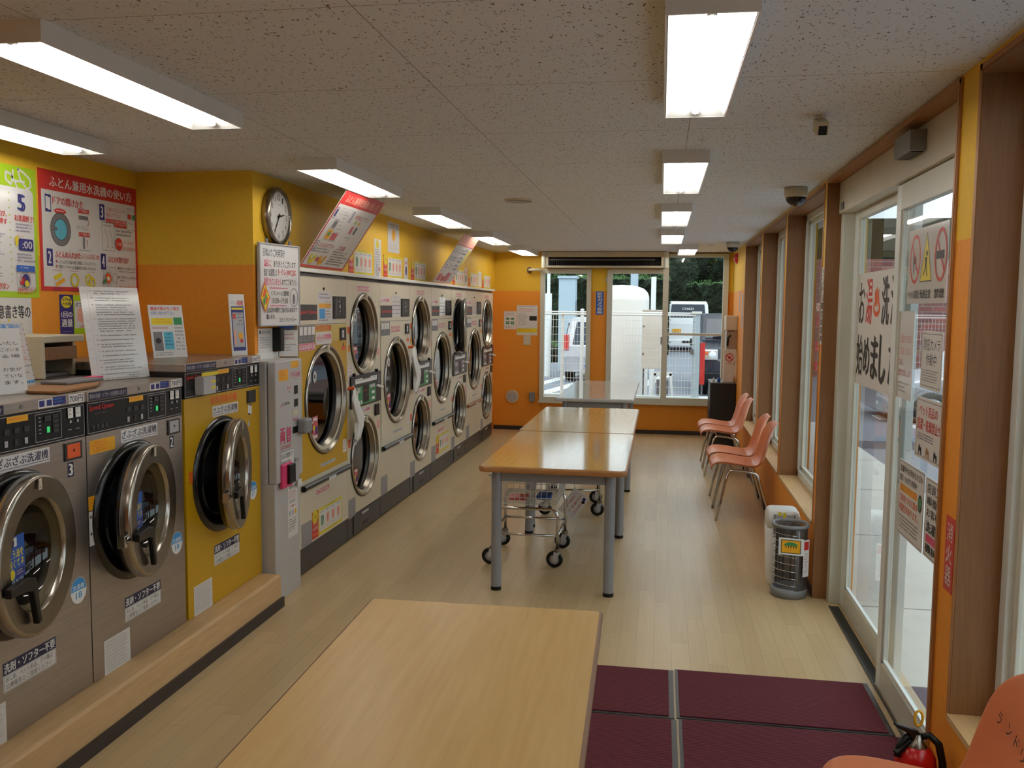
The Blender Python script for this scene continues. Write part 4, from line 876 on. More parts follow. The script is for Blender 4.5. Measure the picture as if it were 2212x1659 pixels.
# ================================================================ TABLES
def rr(x0, x1, y0, y1, r, n=6):
    P_ = []
    for (cx, cy, a) in ((x1-r, y1-r, 0), (x0+r, y1-r, 90), (x0+r, y0+r, 180), (x1-r, y0+r, 270)):
        for i in range(n+1): t = math.radians(a+90*i/n); P_.append((cx+r*math.cos(t), cy+r*math.sin(t)))
    return P_
def table(x0, x1, y0, y1, z, label, r=.05, top='table', edge='tedge', th=.036, ins=.11, rz=0, leg='tube_leg'):
    cx, cy = (x0+x1)/2, (y0+y1)/2; t = thing('work_table', label, 'table', (cx, cy, 0), rz, 'folding tables')
    T = Matrix.Translation((cx, cy, 0)) @ Matrix.Rotation(rz, 4, 'Z'); a, b = (x1-x0)/2, (y1-y0)/2
    m = MB(T); m.prism(rr(-a, a, -b, b, r), (0, 0, z-th), (1, 0, 0), (0, 1, 0), (0, 0, th), edge); o = m.build('tabletop', t, bevel=.012, seg=3)
    m = MB(T); m.add([(p[0], p[1], z+.0004) for p in rr(-a+.011, a-.011, -b+.011, b-.011, r*.8)], [tuple(range(28))], top); m.build('laminate_surface', o)
    lx, ly = a-.1, b-.095
    for sx in (-1, 1):
        for sy in (-1, 1):
            m = MB(T); m.cyl((sx*lx, sy*ly, .02), (sx*lx, sy*ly, z-th), .031, leg, 20); l = m.build('leg', t)
            m = MB(T); m.cyl((sx*lx, sy*ly, 0), (sx*lx, sy*ly, .022), .032, 'black', 20); m.build('foot_cap', l)
    for sy in (-1, 1): MB(T).box(-lx+.03, lx-.03, sy*ly-.018, sy*ly+.018, z-th-.062, z-th, leg).build('apron', t)
    for sx in (-1, 1): MB(T).box(sx*lx-.018, sx*lx+.018, -ly+.03, ly-.03, z-th-.062, z-th, leg).build('apron', t)
    return t
M['laminate2'] = P('white_laminate', (196, 190, 180), .1, var=.02); M['thinedge'] = P('dark_wood_table_edge', (120, 84, 54), .4)
table(-.882, -.137, 1.10, 2.702, .765, 'large light wood table in the foreground with square corners', r=.012, top='table2', edge='thinedge', th=.028, rz=math.radians(1.3))
table(-1.047, -.172, 5.095, 6.655, .765, 'wooden table with thick rounded edge standing over a wire basket cart')
table(-1.06, -.178, 6.665, 8.36, .765, 'wooden table pushed against the far end of the table with the cart')
table(-1.07, -.255, 9.18, 11.5, .765, 'pale grey topped table standing before the far window', r=.02, top='laminate2', edge='greyw')
o = MB().box(-.95, -.38, 9.6, 10.6, .60, .625, 'black').build('dark_board'); tag(o, 'dark board stowed under the pale table', 'board')
MB().box(-.96, -.37, 9.7, 9.74, .58, .60, 'tgrey').build('board_rail', o)
# ================================================================ CHAIRS
def shell_pts():
    prof = [(-.008, .395, .13), (-.012, .418, .17), (.004, .438, .195), (.04, .447, .212), (.12, .443, .22), (.2, .430, .222), (.28, .419, .22), (.335, .420, .218), (.375, .445, .215), (.402, .50, .212), (.422, .57, .21), (.44, .64, .205), (.458, .70, .19), (.474, .745, .165), (.49, .772, .13), (.503, .782, .09)]
    n = 15; rows = []
    for i, (x, z, w) in enumerate(prof):
        a, b = prof[max(i-1, 0)], prof[min(i+1, len(prof)-1)]
        t = Vector((b[0]-a[0], 0, b[1]-a[1])).normalized(); nn = Vector((-t.z, 0, t.x))   # towards the sitter
        row = []
        for k in range(n):
            u = -1+2*k/(n-1); c = .030*abs(u)**3.0-.004*(1-u*u)
            if i < 3: c *= i/3
            if i > 12: c *= (15-i)/3
            row.append(Vector((x, u*w, z))+nn*c*(1.25 if i > 8 else 1))
        rows.append(row)
    return rows
def make_chair(label, group):
    t = thing('shell_chair', label, 'chair', (0, 0, 0), 0, group)
    rows = shell_pts(); n = len(rows[0]); m = MB()
    m.add([p for r in rows for p in r], [(i*n+k, i*n+k+1, (i+1)*n+k+1, (i+1)*n+k) for i in range(len(rows)-1) for k in range(n-1)], 'chair', True)
    s = m.build('seat_shell', t)
    so = s.modifiers.new('solid', 'SOLIDIFY'); so.thickness = .011; so.offset = -1; ss = s.modifiers.new('smooth', 'SUBSURF'); ss.levels = 1; ss.render_levels = 2
    for sy in (-1, 1):
        pts = [(.022, sy*.235, 0), (.05, sy*.225, .14), (.085, sy*.208, .30), (.105, sy*.198, .375), (.125, sy*.19, .402), (.155, sy*.188, .41), (.24, sy*.188, .401), (.315, sy*.188, .388), (.34, sy*.192, .37), (.36, sy*.2, .32), (.41, sy*.22, .15), (.455, sy*.235, 0)]
        MB().tube(pts, .0105, 'chrome', 10).build('leg_frame', t)
    for x, z in ((.14, .405), (.30, .388)): MB().cyl((x, -.19, z), (x, .19, z), .008, 'chrome', 8).build('cross_bar', t)
    return t
ch = make_chair('orange shell chair standing nearest the white waste bin, first of the row by the window', 'orange shell chairs in the row')
ch.location = (.452, 7.49, 0)
for (y, lb) in ((7.995, 'orange shell chair second from the waste bin, touching the first'), (9.44, 'orange shell chair third from the waste bin, beyond the gap in the row'), (9.935, 'orange shell chair farthest from the camera beside the black cabinet')):
    dup(ch, (.452, y, 0), label=lb)
c5 = dup(ch, (.478, 2.275, 0), label='orange shell chair with handwriting on its back at the lower right corner')
o = [c for c in bpy.data.objects if c.parent == c5 and c.name.startswith('seat_shell')][0]
s = MB()
for i, chx in enumerate('ランドリー'):
    y = 2.42-.045*i; z = .668-.011*i; u = (y-2.275)/.207; x = .478+.4425+(z-.66)*.26-1.25*(.03*abs(u)**3-.004*(1-u*u))-.0185
    g = Sign((x, y, z), (Vector((-.05, -1, -.2)), Vector((-.26, 0, -1)))); g.text(chx, 0, 0, .026, .03, 'ink'); s.add(g.v, g.f, 'ink')
s.build('handwriting', o)
# ================================================================ BASKET CARTS
def make_cart(label):
    t = thing('basket_cart', label, 'laundry cart', (0, 0, 0), 0, 'wire basket carts'); a, b = .215, .24
    m = MB()
    for sy in (-1, 1):
        z1 = .385 if sy < 0 else .40
        m.tube([(-a, sy*b, .12), (-a, sy*b, z1-.05), (-a+.012, sy*b, z1-.018), (-a+.045, sy*b, z1), (a-.045, sy*b, z1), (a-.012, sy*b, z1-.018), (a, sy*b, z1-.05), (a, sy*b, .12)], .0105, 'chrome', 10)
        m.tube([(-a, sy*b, .21), (a, sy*b, .21)], .008, 'chrome', 8)
    for sx in (-1, 1): m.tube([(sx*a, -b, .21), (sx*a, b, .21)], .008, 'chrome', 8)
    m.build('frame', t)
    for sx in (-1, 1):
        for sy in (-1, 1):
            x, y = sx*a, sy*b; ox = -.018
            m = MB(); m.cyl((x, y, .105), (x, y, .128), .022, 'steelr', 14)
            for d in (-.016, .016): m.prism([(-.022, .108), (.022, .108), (ox+.01, .045), (ox-.01, .045)], (x, y+d-.0015, 0), (1, 0, 0), (0, 0, 1), (0, .003, 0), 'lgrey')
            c = m.build('caster', t)
            m = MB(); m.lathe([(.033, -.012), (.046, -.013), (.054, -.008), (.056, 0), (.054, .008), (.046, .013), (.033, .012)], (x+ox, y, .056), (0, 1, 0), 'black', 28)
            m.lathe([(0.004, -.012), (.012, -.014), (.02, -.007), (.035, -.008), (.035, .008), (.02, .007), (.012, .014), (.004, .012)], (x+ox, y, .056), (0, 1, 0), 'lgrey', 24); m.build('wheel', c)
    m = MB(); z0, z1 = .412, .605; A0, B0, A1, B1 = .205, .25, .235, .285
    def P4(u, k):  # point on the wall ring k (0..1) at parameter
        z = z0+(z1-z0)*k; A = A0+(A1-A0)*k; B = B0+(B1-B0)*k; return A, B, z
    for k in (0, .25, .5, .75, 1):
        A, B, z = P4(0, k); m.tube([(-A, -B, z), (A, -B, z), (A, B, z), (-A, B, z)], .0042 if k == 1 else .0024, 'chrome' if k == 1 else 'white', 5, closed=True)
    for i in range(13):
        u = -1+2*i/12; m.tube([(u*A1, -B1, z1), (u*A0, -B0, z0), (u*A0, B0, z0), (u*A1, B1, z1)], .002, 'white', 4)
    for i in range(15):
        u = -1+2*i/14; m.tube([(-A1, u*B1, z1), (-A0, u*B0, z0), (A0, u*B0, z0), (A1, u*B1, z1)], .002, 'white', 4)
    m.build('wire_basket', t); return t
ct = make_cart('wire basket cart on casters under the near wooden table'); ct.location = (-.85, 5.945, 0)
ct2 = dup(ct, (-.70, 7.45, 0), rz=.1, label='second wire basket cart with its casters under the farther wooden table')
U = Vector((.82, 0, -.57)).normalized(); V = Vector((-.57, 0, -.82)).normalized()
s = Sign((-.58, 6.26, .425), (U, V), .13, .2, 'paperg', .001)
s.vtext('使用後のかご', .095, .015, .02, .17, 'red'); s.vtext('元の場所に', .06, .015, .02, .15, 'red'); s.vtext('ご返却下さい', .025, .02, .02, .165, 'rose'); s.disc(.105, .03, .012, 'navy'); s.disc(.112, .05, .012, 'ink'); s.T = None
o = s.build('hanging_card'); tag(o, 'white card with red writing hanging from the near basket cart', 'card')
MB().tube([(-.62, 6.235, .605), (-.60, 6.25, .5), (-.575, 6.258, .42)], .0015, 'tgrey', 5).build('string', o)
o = MB().box(-.98, -.86, 5.80, 5.95, .415, .432, 'rose').build('folded_cloth', bevel=.004); tag(o, 'dull red folded cloth lying in the near wire basket', 'cloth')
o = MB().box(-.80, -.70, 5.86, 6.0, .415, .44, 'blue').build('folded_cloth', bevel=.006); tag(o, 'small blue folded cloth lying in the near wire basket', 'cloth')
# ================================================================ BINS
cx, cy = .789, 5.425; R = .1
t = thing('umbrella_stand', 'round silver stand of perforated metal with spiral wire beside the door frame', 'stand', (cx, cy, 0))
m = MB(); m.lathe([(0, 0), (R+.004, 0), (R+.004, .045), (R-.006, .058), (R-.012, .045), (R-.015, .012), (0, .012)], (cx, cy, 0), (0, 0, 1), 'grey', 40)
m.build('base', t)
MB().lathe([(R, .048), (R, .415)], (cx, cy, 0), (0, 0, 1), 'perf', 40, ang=math.radians(215), a0=math.radians(-78), ref=(1, 0, 0)).build('perforated_wall', t)
MB().lathe([(R-.006, .425), (R+.006, .418), (R+.01, .43), (R+.004, .442), (R-.008, .438), (R-.006, .425)], (cx, cy, 0), (0, 0, 1), 'grey', 40).build('rim', t)
for k in range(8):
    z = .075+k*.043; pts = []
    for i in range(13):
        a = math.radians(130+165*i/12); pts.append((cx+R*math.cos(a), cy+R*math.sin(a), z+.012*math.sin(i/12*math.pi)))
    MB().tube(pts, .0016, 'chrome', 5).build('wire_loop', t)
a = math.radians(-68); MB().tube([(cx+R*math.cos(a), cy+R*math.sin(a), .05), (cx+R*math.cos(a), cy+R*math.sin(a), .42)], .002, 'chrome', 5).build('upright', t)
s = Sign((.71, cy-.115, .375), (Vector((1, -.08, -.02)), Vector((0, 0, -1))), .14, .10, 'paper', .0015)
s.rect(.012, .01, .112, .08, 'ink'); s.rect(.016, .014, .104, .072, 'sunny'); s.disc(.068, .045, .038, 'green', .022, a0=180, a1=360)
for i in range(5): s.rect(.038+i*.014, .045, .005, .013, 'ink')
s.lines(.05, .066, .03, .01, 1, 'red'); s.T = None; s.build('picture_card', t)
s = Sign((cx+.062, cy-.105, .36), (Vector((1, .9, 0)), Vector((0, 0, -1))), .05, .22, 'paper', .001); s.rect(.005, .01, .04, .05, 'red'); s.lines(.005, .08, .04, .12, 8, 'rose'); s.T = None; s.build('side_notice', t)
t = thing('waste_bin', 'white plastic waste bin with yellow tape on its lid behind the silver stand', 'bin', (.775, 5.68, 0))
rings = []
for (z, w, d) in ((0, .082, .085), (.02, .086, .09), (.36, .098, .1), (.43, .098, .1), (.458, .09, .094), (.468, .078, .085)): rings.append([Vector((p[0]+.775, p[1]+5.68, z)) for p in rr(-w, w, -d, d, .028)])
m = MB(); m.loft(rings[:3], 'white'); m.build('bin_body', t); m = MB(); m.loft([r for r in rings[2:]], 'white'); l = m.build('bin_lid', t)
m = MB(); m.box(.71, .84, 5.585-.012, 5.59, .33, .45, 'lgrey'); m.box(.715, .72, 5.571, 5.574, .33, .452, 'tgrey'); m.box(.832, .836, 5.571, 5.574, .33, .452, 'tgrey'); m.build('swing_flap', l, bevel=.003)
s = Sign((.735, 5.5715, .468), FWL); s.rect(0, .002, .02, .022, 'yel'); s.rect(.03, .004, .018, .05, 'yel'); s.build('yellow_tape', l)
# ================================================================ MATS
def mat_(x0, x1, y0, y1, lb, rots=0):
    t = thing('entrance_mat', lb, 'mat', ((x0+x1)/2, (y0+y1)/2, 0), 0, 'maroon entrance mats')
    m = MB(); m.prism([(x0, y0), (x1, y0), (x1, y1), (x0, y1)], (0, 0, .0), (1, 0, 0), (0, 1, 0), (0, 0, .005), 'dgrey'); m.build('rubber_border', t)
    MB().box(x0+.014, x1-.022, y0+.014, y1-.012, .005, .0095, 'mat').build('carpet', t)
mat_(.102, .965, 3.648, 4.155, 'maroon mat nearest the door, in the far row'); mat_(-.80, .094, 3.64, 4.14, 'maroon mat beside the big table, in the far row')
mat_(.11, .985, 2.75, 3.638, 'maroon mat beside the fire extinguisher, in the near row'); mat_(-.79, .102, 2.75, 3.63, 'maroon mat beside the big table, in the near row')
# ================================================================ FIRE EXTINGUISHER
cx, cy = .822, 2.87
t = thing('fire_extinguisher', 'red fire extinguisher with black hose standing under its red wall sign', 'fire extinguisher', (cx, cy, 0))
MB().lathe([(0, 0), (.058, 0), (.062, .008), (.062, .27), (.058, .30), (.045, .325), (.026, .34), (0, .342)], (cx, cy, 0), (0, 0, 1), 'extred', 40).build('cylinder', t)
MB().lathe([(.034, .325), (.034, .338), (.02, .352), (.014, .37), (0, .37)], (cx, cy, 0), (0, 0, 1), 'steelr', 24).build('valve', t)
T = Matrix.Translation((cx, cy, .352)) @ Matrix.Rotation(math.radians(200), 4, 'Z')
m = MB(T); m.prism([(-.018, 0), (.0, .03), (.03, .04), (.075, .058), (.078, .05), (.035, .024), (.02, 0)], (0, -.011, 0), (1, 0, 0), (0, 0, 1), (0, .022, 0), 'black'); m.build('squeeze_lever', t, bevel=.003)
m = MB(T); m.prism([(-.01, -.004), (.03, .004), (.075, -.035), (.07, -.045), (.02, -.022)], (0, -.01, 0), (1, 0, 0), (0, 0, 1), (0, .02, 0), 'black'); m.build('carry_handle', t, bevel=.003)
m = MB(); m.tube([(cx+.006+.012*math.cos(a), cy+.01, .415+.024*math.sin(a)) for a in [i*math.pi/8 for i in range(16)]], .0042, 'sunny', 8, closed=True); m.build('safety_pin_ring', t)
MB().tube([(cx+.01, cy, .36), (cx+.035, cy-.01, .372), (cx+.06, cy-.02, .35), (cx+.074, cy-.02, .29), (cx+.078, cy-.02, .2), (cx+.075, cy-.02, .1)], .0115, 'black', 12).build('hose', t)
MB().tube([(cx-.01, cy, .36), (cx-.035, cy-.01, .362), (cx-.055, cy-.015, .33), (cx-.06, cy-.02, .30)], .01, 'black', 10).build('hose_clip', t)
t.location.z += .0098
# ================================================================ FAR RIGHT CORNER
t = thing('black_cabinet', 'tall narrow black cabinet in the far right corner', 'cabinet', (.77, 11.45, 0))
m = MB(); m.box(.622, .92, 11.2, 11.75, 0, .79, 'void'); m.build('body', t, bevel=.004); m = MB(); m.box(.615, .925, 11.19, 11.76, .79, .802, 'tgrey'); m.build('top', t, bevel=.002)
m = MB(); m.box(.618, .622, 11.22, 11.73, .02, .77, 'black'); d = m.build('door', t); m = MB(); m.cyl((.612, 11.3, .38), (.612, 11.3, .45), .006, 'chrome', 8); m.build('handle', d)
t = thing('towel_dispenser', 'cream paper towel box on the right wall above the black cabinet', 'dispenser', (.86, 11.45, 1.42))
m = MB(); m.box(.79, .93, 11.3, 11.6, 1.44, 1.62, 'beige'); m.build('box', t, bevel=.008); MB().box(.82, .9, 11.305, 11.55, 1.432, 1.44, 'black').build('slot', t)
t = thing('steel_box', 'stainless box with black strap on the right wall below the towel box', 'box', (.87, 11.42, 1.2))
m = MB(); m.box(.80, .93, 11.3, 11.55, 1.2, 1.425, 'steel'); m.build('box', t, bevel=.004); MB().tube([(.85, 11.295, 1.38), (.82, 11.285, 1.35), (.815, 11.285, 1.25)], .012, 'black', 8).build('strap', t)
t = thing('sign_stand', 'white upright box with a red no pets sign standing on the black cabinet', 'sign', (.84, 11.3, .802))
m = MB(); m.box(.77, .915, 11.24, 11.3, .803, 1.21, 'paper'); m.build('board', t, bevel=.006)
s = Sign((.77, 11.239, 1.21), FWL); s.text('ペット', .045, .03, .05, .02, 'red'); s.ring(.07, .1, .05, .011, 'red'); s.disc(.07, .1, .022, 'rose'); s.line([(.035, .065), (.105, .135)], .01, 'red'); s.text('入店禁止', .03, .158, .08, .022, 'red'); s.vtext('ご遠慮', .12, .14, .014, .06, 'ink'); s.build('no_pets_print', t)
for (x, y, r, h, c, c2, lb) in ((.66, 11.3, .012, .06, 'paper', 'lblue', 'small white bottle at the left of the black cabinet top'), (.72, 11.25, .02, .075, 'blue', 'black', 'dark blue topped bottle on the black cabinet'), (.925-.02, 11.215, .014, .09, 'trim', 'rose', 'thin amber bottle on the black cabinet beside the wall')):
    t = thing('bottle', lb, 'bottle', (x, y, .802), 0, 'bottles on the black cabinet')
    MB().lathe([(0, 0), (r, 0), (r, h*.65), (r*.4, h*.8), (r*.4, h*.85)], (x, y, .802), (0, 0, 1), c, 16).build('bottle_body', t); MB().lathe([(r*.5, h*.85), (r*.5, h), (0, h)], (x, y, .802), (0, 0, 1), c2, 12).build('cap', t)
t = thing('fire_bell', 'red round fire bell on the right wall near the far ceiling corner', 'alarm bell', (.93, 11.62, 2.34))
MB().lathe([(0, .045), (.03, .042), (.055, .03), (.068, .012), (.07, 0)], (.929, 11.62, 2.34), (-1, 0, 0), 'extred', 28).build('gong', t); MB().lathe([(0, .052), (.012, .05), (.014, .044)], (.929, 11.62, 2.34), (-1, 0, 0), 'lgrey', 12).build('hub', t)
# ================================================================ POSTERS AND SIGNS
def paper(name, O, UV, w, h, mat, label, cat, fn, group=None, t=.0015, edge=None):
    s = Sign(O, UV, w, h, mat, t); fn(s, w, h); o = s.build(name); tag(o, label, cat, group); return o
XW = XL+.0005
def red_poster(s, w, h):
    s.rect(0, 0, w, h, 'red'); s.rect(.02, h*.165, w-.04, h*.80, 'paper'); s.text('ふとん兼用水洗機の使い方', w*.1, h*.045, w*.84, h*.09, 'paper', .03)
    def num(n, u, v): s.rect(u, v, .045, .085, 'navy'); s.text(n, u+.012, v+.012, .02, .06, 'white', .04)
    num('1', .045, .12); num('2', .045, .385); num('3', .475, .12); num('4', .475, .385)
    s.text('ドアの開けかた', .1, .125, .24, .04, 'red', .03); s.disc(.155, .195, .045, 'red', .014); s.lines(.125, .19, .06, .012, 1, 'white', ragged=0)
    s.disc(.155, .285, .078, 'tgrey', .083); s.ring(.155, .285, .078, .003, 'ink', .083); s.disc(.155, .285, .05, 'cyan', .054); s.ring(.155, .285, .05, .003, 'ink', .054); s.rect(.077, .278, .05, .012, 'tgrey'); s.line([(.077, .278), (.127, .278), (.127, .29), (.077, .29)], .002, 'ink')
    for v, tx in ((.165, 'ドアを開ける'), (.285, 'ドアを閉める')): s.rect(.295, v, .09, .022, 'red'); s.text(tx, .3, v+.003, .08, .015, 'white')
    s.rect(.3, .2, .075, .02, 'tgrey'); s.line([(.38, .22), (.375, .245), (.365, .25)], .003, 'red'); s.lines(.28, .255, .12, .02, 2, 'tgrey'); s.rect(.328, .31, .014, .06, 'tgrey'); s.line([(.36, .36), (.365, .33), (.355, .325)], .003, 'red'); s.lines(.29, .375, .12, .01, 1, 'tgrey')
    s.text('ふとんの入れかた', .105, .392, .2, .035, 'red', .03); s.text('(ふとんは1回に1枚)', .31, .394, .15, .032, 'red')
    for v, tx in ((.437, 'ふとんは下の図の様に隙間よくお入れ下さい'), (.462, '洗剤ソフターは自動的に投入されます')): s.text('※', .105, v, .015, .015, 'red'); s.text(tx, .127, v, .3, .018, 'ink')
    s.lines(.08, .487, .08, .01, 1, 'rose'); s.lines(.21, .487, .08, .01, 1, 'rose'); s.lines(.34, .487, .08, .01, 1, 'rose')
    s.poly([(.085, .522), (.14, .5), (.155, .518), (.1, .54)], 'yel'); s.poly([(.1, .555), (.165, .525), (.175, .54), (.11, .572)], 'sunny'); s.ring(.25, .535, .034, .012, 'yel', .036); s.ring(.25, .535, .034, .002, 'tgrey', .036)
    s.ring(.365, .53, .03, .01, 'yel', .03); s.ring(.39, .543, .03, .01, 'yel', .028)
    for u in (.08, .21, .34): s.lines(u, .577, .095, .022 if u == .08 else .022, 2, 'navy')
    s.text('ご利用になるメニューを', .53, .13, .17, .024, 'red'); s.text('選択して下さい', .53, .16, .13, .024, 'red'); s.rect(.525, .193, .19, .02, 'red'); s.text('ふとんを洗う場合は必ず確認', .53, .196, .18, .014, 'white'); s.rect(.6, .215, .115, .018, 'red'); s.lines(.605, .218, .105, .012, 1, 'white', ragged=0)
    s.frame(.72, .12, .09, .12, .0018, 'tgrey'); s.rect(.73, .15, .026, .028, 'red'); s.rect(.775, .15, .026, .028, 'green'); s.lines(.73, .128, .026, .014, 1, 'tgrey', ragged=0); s.lines(.772, .128, .026, .014, 1, 'tgrey', ragged=0); s.lines(.73, .2, .07, .01, 1, 'tgrey')
    s.frame(.485, .215, .11, .15, .0018, 'tgrey'); s.lines(.5, .228, .08, .014, 1, 'ink', ragged=0)
    for u in (.51, .55): s.line([(u, .255), (u+.025, .3), (u+.025, .34)], .002, 'tgrey'); s.disc(u+.025, .345, .004, 'tgrey')
    s.lines(.61, .247, .19, .04, 2, 'ink'); s.disc(.637, .325, .032, 'red', .034); s.text('ご注意', .614, .316, .046, .017, 'white'); s.text('コインを入れても', .675, .3, .13, .022, 'ored'); s.text('おつりは出ません!!', .675, .333, .135, .024, 'red')
    s.text('ふとんを取り出す', .535, .395, .19, .034, 'red', .03); s.text('●時間がくると自動的に止まります', .62, .45, .19, .015, 'ink'); s.lines(.63, .472, .17, .014, 1, 'ink'); s.text('●ドアを開けてふとんを取り出して', .62, .5, .19, .015, 'ink'); s.lines(.635, .522, .06, .012, 1, 'ink')
    s.text('洗濯中はドアは開けられません。', .62, .553, .18, .015, 'ored'); s.text('洗濯中の途中のドアの開閉は出来ません。', .62, .575, .19, .013, 'ored')
    s.frame(.485, .455, .115, .12, .0018, 'tgrey'); s.ring(.53, .515, .04, .002, 'tgrey', .045); s.ring(.53, .515, .03, .002, 'tgrey', .034); s.disc(.53, .515, .025, 'ored', .028); s.disc(.53, .517, .012, 'paper'); s.line([(.485, .545), (.515, .52)], .014, 'green'); s.ring(.59, .515, .022, .002, 'tgrey', .03)
paper('instruction_poster', (XW, 3.945, 2.352), LW, .822, .592, 'red', 'large red framed poster with a blue door drawing on the left wall', 'poster', red_poster)
def lime(s, w, h):
    s.rect(0, 0, w, h, 'lime'); x0 = w-.78
    s.prism(rr(.02, w-.022, .1, h-.028, .03), (0, 0, s.up()-.0001), (1, 0, 0), (0, 1, 0), (0, 0, .0002), 'paperg'); s.lv += .0005
    # looped white letters at the top right corner
    for pts in ([(w-.15, .02), (w-.165, .09), (w-.2, .07), (w-.2, .035), (w-.17, .04), (w-.14, .075), (w-.125, .105)], [(w-.165, .07), (w-.075, .068)], [(w-.12, .01), (w-.105, .06), (w-.06, .1), (w-.035, .085), (w-.04, .05), (w-.08, .025), (w-.12, .012)]): s.line(pts, .011, 'paper')
    for i in range(13): s.disc(w-.185, .13+i*.034, .004, 'lime'); s.disc(w-.43, .13+i*.034, .004, 'lime')
    s.text('5', w-.125, .13, .04, .075, 'navy', .07); s.text('お洗濯終了!', w-.155, .225, .13, .03, 'red', .03); s.text('4', w-.36, .13, .04, .075, 'navy', .07); s.text('コースを選び、', w-.38, .215, .175, .028, 'red', .03); s.text('ボタンを押す', w-.36, .25, .155, .028, 'red', .03)
    s.lines(w-.15, .265, .12, .045, 3, 'navy'); s.poly([(w-.16, .335), (w-.145, .32), (w-.14, .335), (w-.12, .33), (w-.13, .35), (w-.115, .36), (w-.14, .362), (w-.15, .378), (w-.155, .355)], 'yel')
    s.prism(rr(w-.135, w-.035, .335, .39, .01), (0, 0, s.up()), (1, 0, 0), (0, 1, 0), (0, 0, .0002), 'navy'); s.lv += .0004; s.text(':00', w-.11, .345, .065, .035, 'white', .01); s.text('ピーッ', w-.14, .318, .04, .014, 'red')
    s.lines(w-.15, .405, .13, .045, 3, 'navy'); s.rect(w-.155, .46, .125, .03, 'blue'); s.lines(w-.13, .468, .07, .014, 1, 'white'); s.frame(w-.155, .49, .13, .075, .0015, 'tgrey'); s.ring(w-.1, .53, .038, .003, 'tgrey', .04); s.disc(w-.095, .53, .026, 'navy', .03); s.disc(w-.09, .545, .015, 'yel'); s.poly([(w-.14, .54), (w-.12, .53), (w-.125, .51), (w-.11, .525), (w-.1, .51), (w-.105, .535), (w-.12, .555)], 'red')
    s.text('洗濯物の取り忘れには', w-.155, .57-.002, .13, .014, 'red', .02); s.text('十分ご注意下さい', w-.155, .586-.002, .11, .014, 'red', .02)
    for v in (.32, .36, .40, .46, .5): s.lines(w-.38, v, .16, .024, 2, 'navy')
    s.text('スタートボタン', w-.36, .545, .15, .03, 'red', .04)
paper('instruction_poster', (XW, 3.10, 2.335), LW, .828, .612, 'lime', 'lime green framed poster with the number 5 cut by the left edge of the picture', 'poster', lime)
def nread(s, w, h):
    s.text('記載されている注意書き等の', .02, .035, w-.03, .062, 'ink', .03); s.text('必ず読んでからご利用ください', .02, .19, w-.03, .062, 'ink', .03)
    for u in (w-.22, w-.16): s.disc(u, .17, .028, 'yel', .04); s.poly([(u-.02, .17), (u, .1), (u+.008, .1), (u+.02, .17)], 'yel')
paper('reading_notice', (XW, 3.28, 1.722), LW, .59, .30, 'paper', 'white notice with black letters and a yellow figure below the lime poster', 'notice', nread)
def n27(s, w, h):
    s.disc(w*.5, h*.18, w*.4, 'yel', h*.15); s.text('27kg', w*.17, h*.08, w*.66, h*.09, 'navyd', .02); s.text('大型機', w*.18, h*.19, w*.64, h*.08, 'navyd', .02); s.text('1回の', w*.1, h*.42, w*.8, h*.15, 'white', .03); s.text('適量', w*.1, h*.6, w*.8, h*.2, 'white', .04); s.lines(w*.15, h*.91, w*.75, h*.04, 1, 'lgrey')
paper('load_sign', (XW, 4.075, 1.742), LW, .105, .205, 'navy', 'narrow navy sign with a yellow circle reading 27kg below the red framed poster', 'sign', n27)
def ndb(s, w, h):
    s.rect(.008, .03, w-.016, h-.06, 'paper'); s.text('ダブル', .015, .036, .08, .026, 'navy', .02); s.poly([(.035, .07), (.075, .06), (.085, .1), (.075, .145), (.03, .13), (.028, .1)], 'skin'); s.text('3枚', .05, .15, .04, .02, 'red')
    s.text('シングル', .12, .036, .08, .026, 'navy', .02); s.poly([(.13, .07), (.17, .06), (.18, .1), (.17, .145), (.125, .13)], 'skin')
paper('load_sign', (XW, 4.182, 1.74), LW, .23, .2, 'lime', 'lime edged sheet partly hidden behind the large white notice', 'sign', ndb)
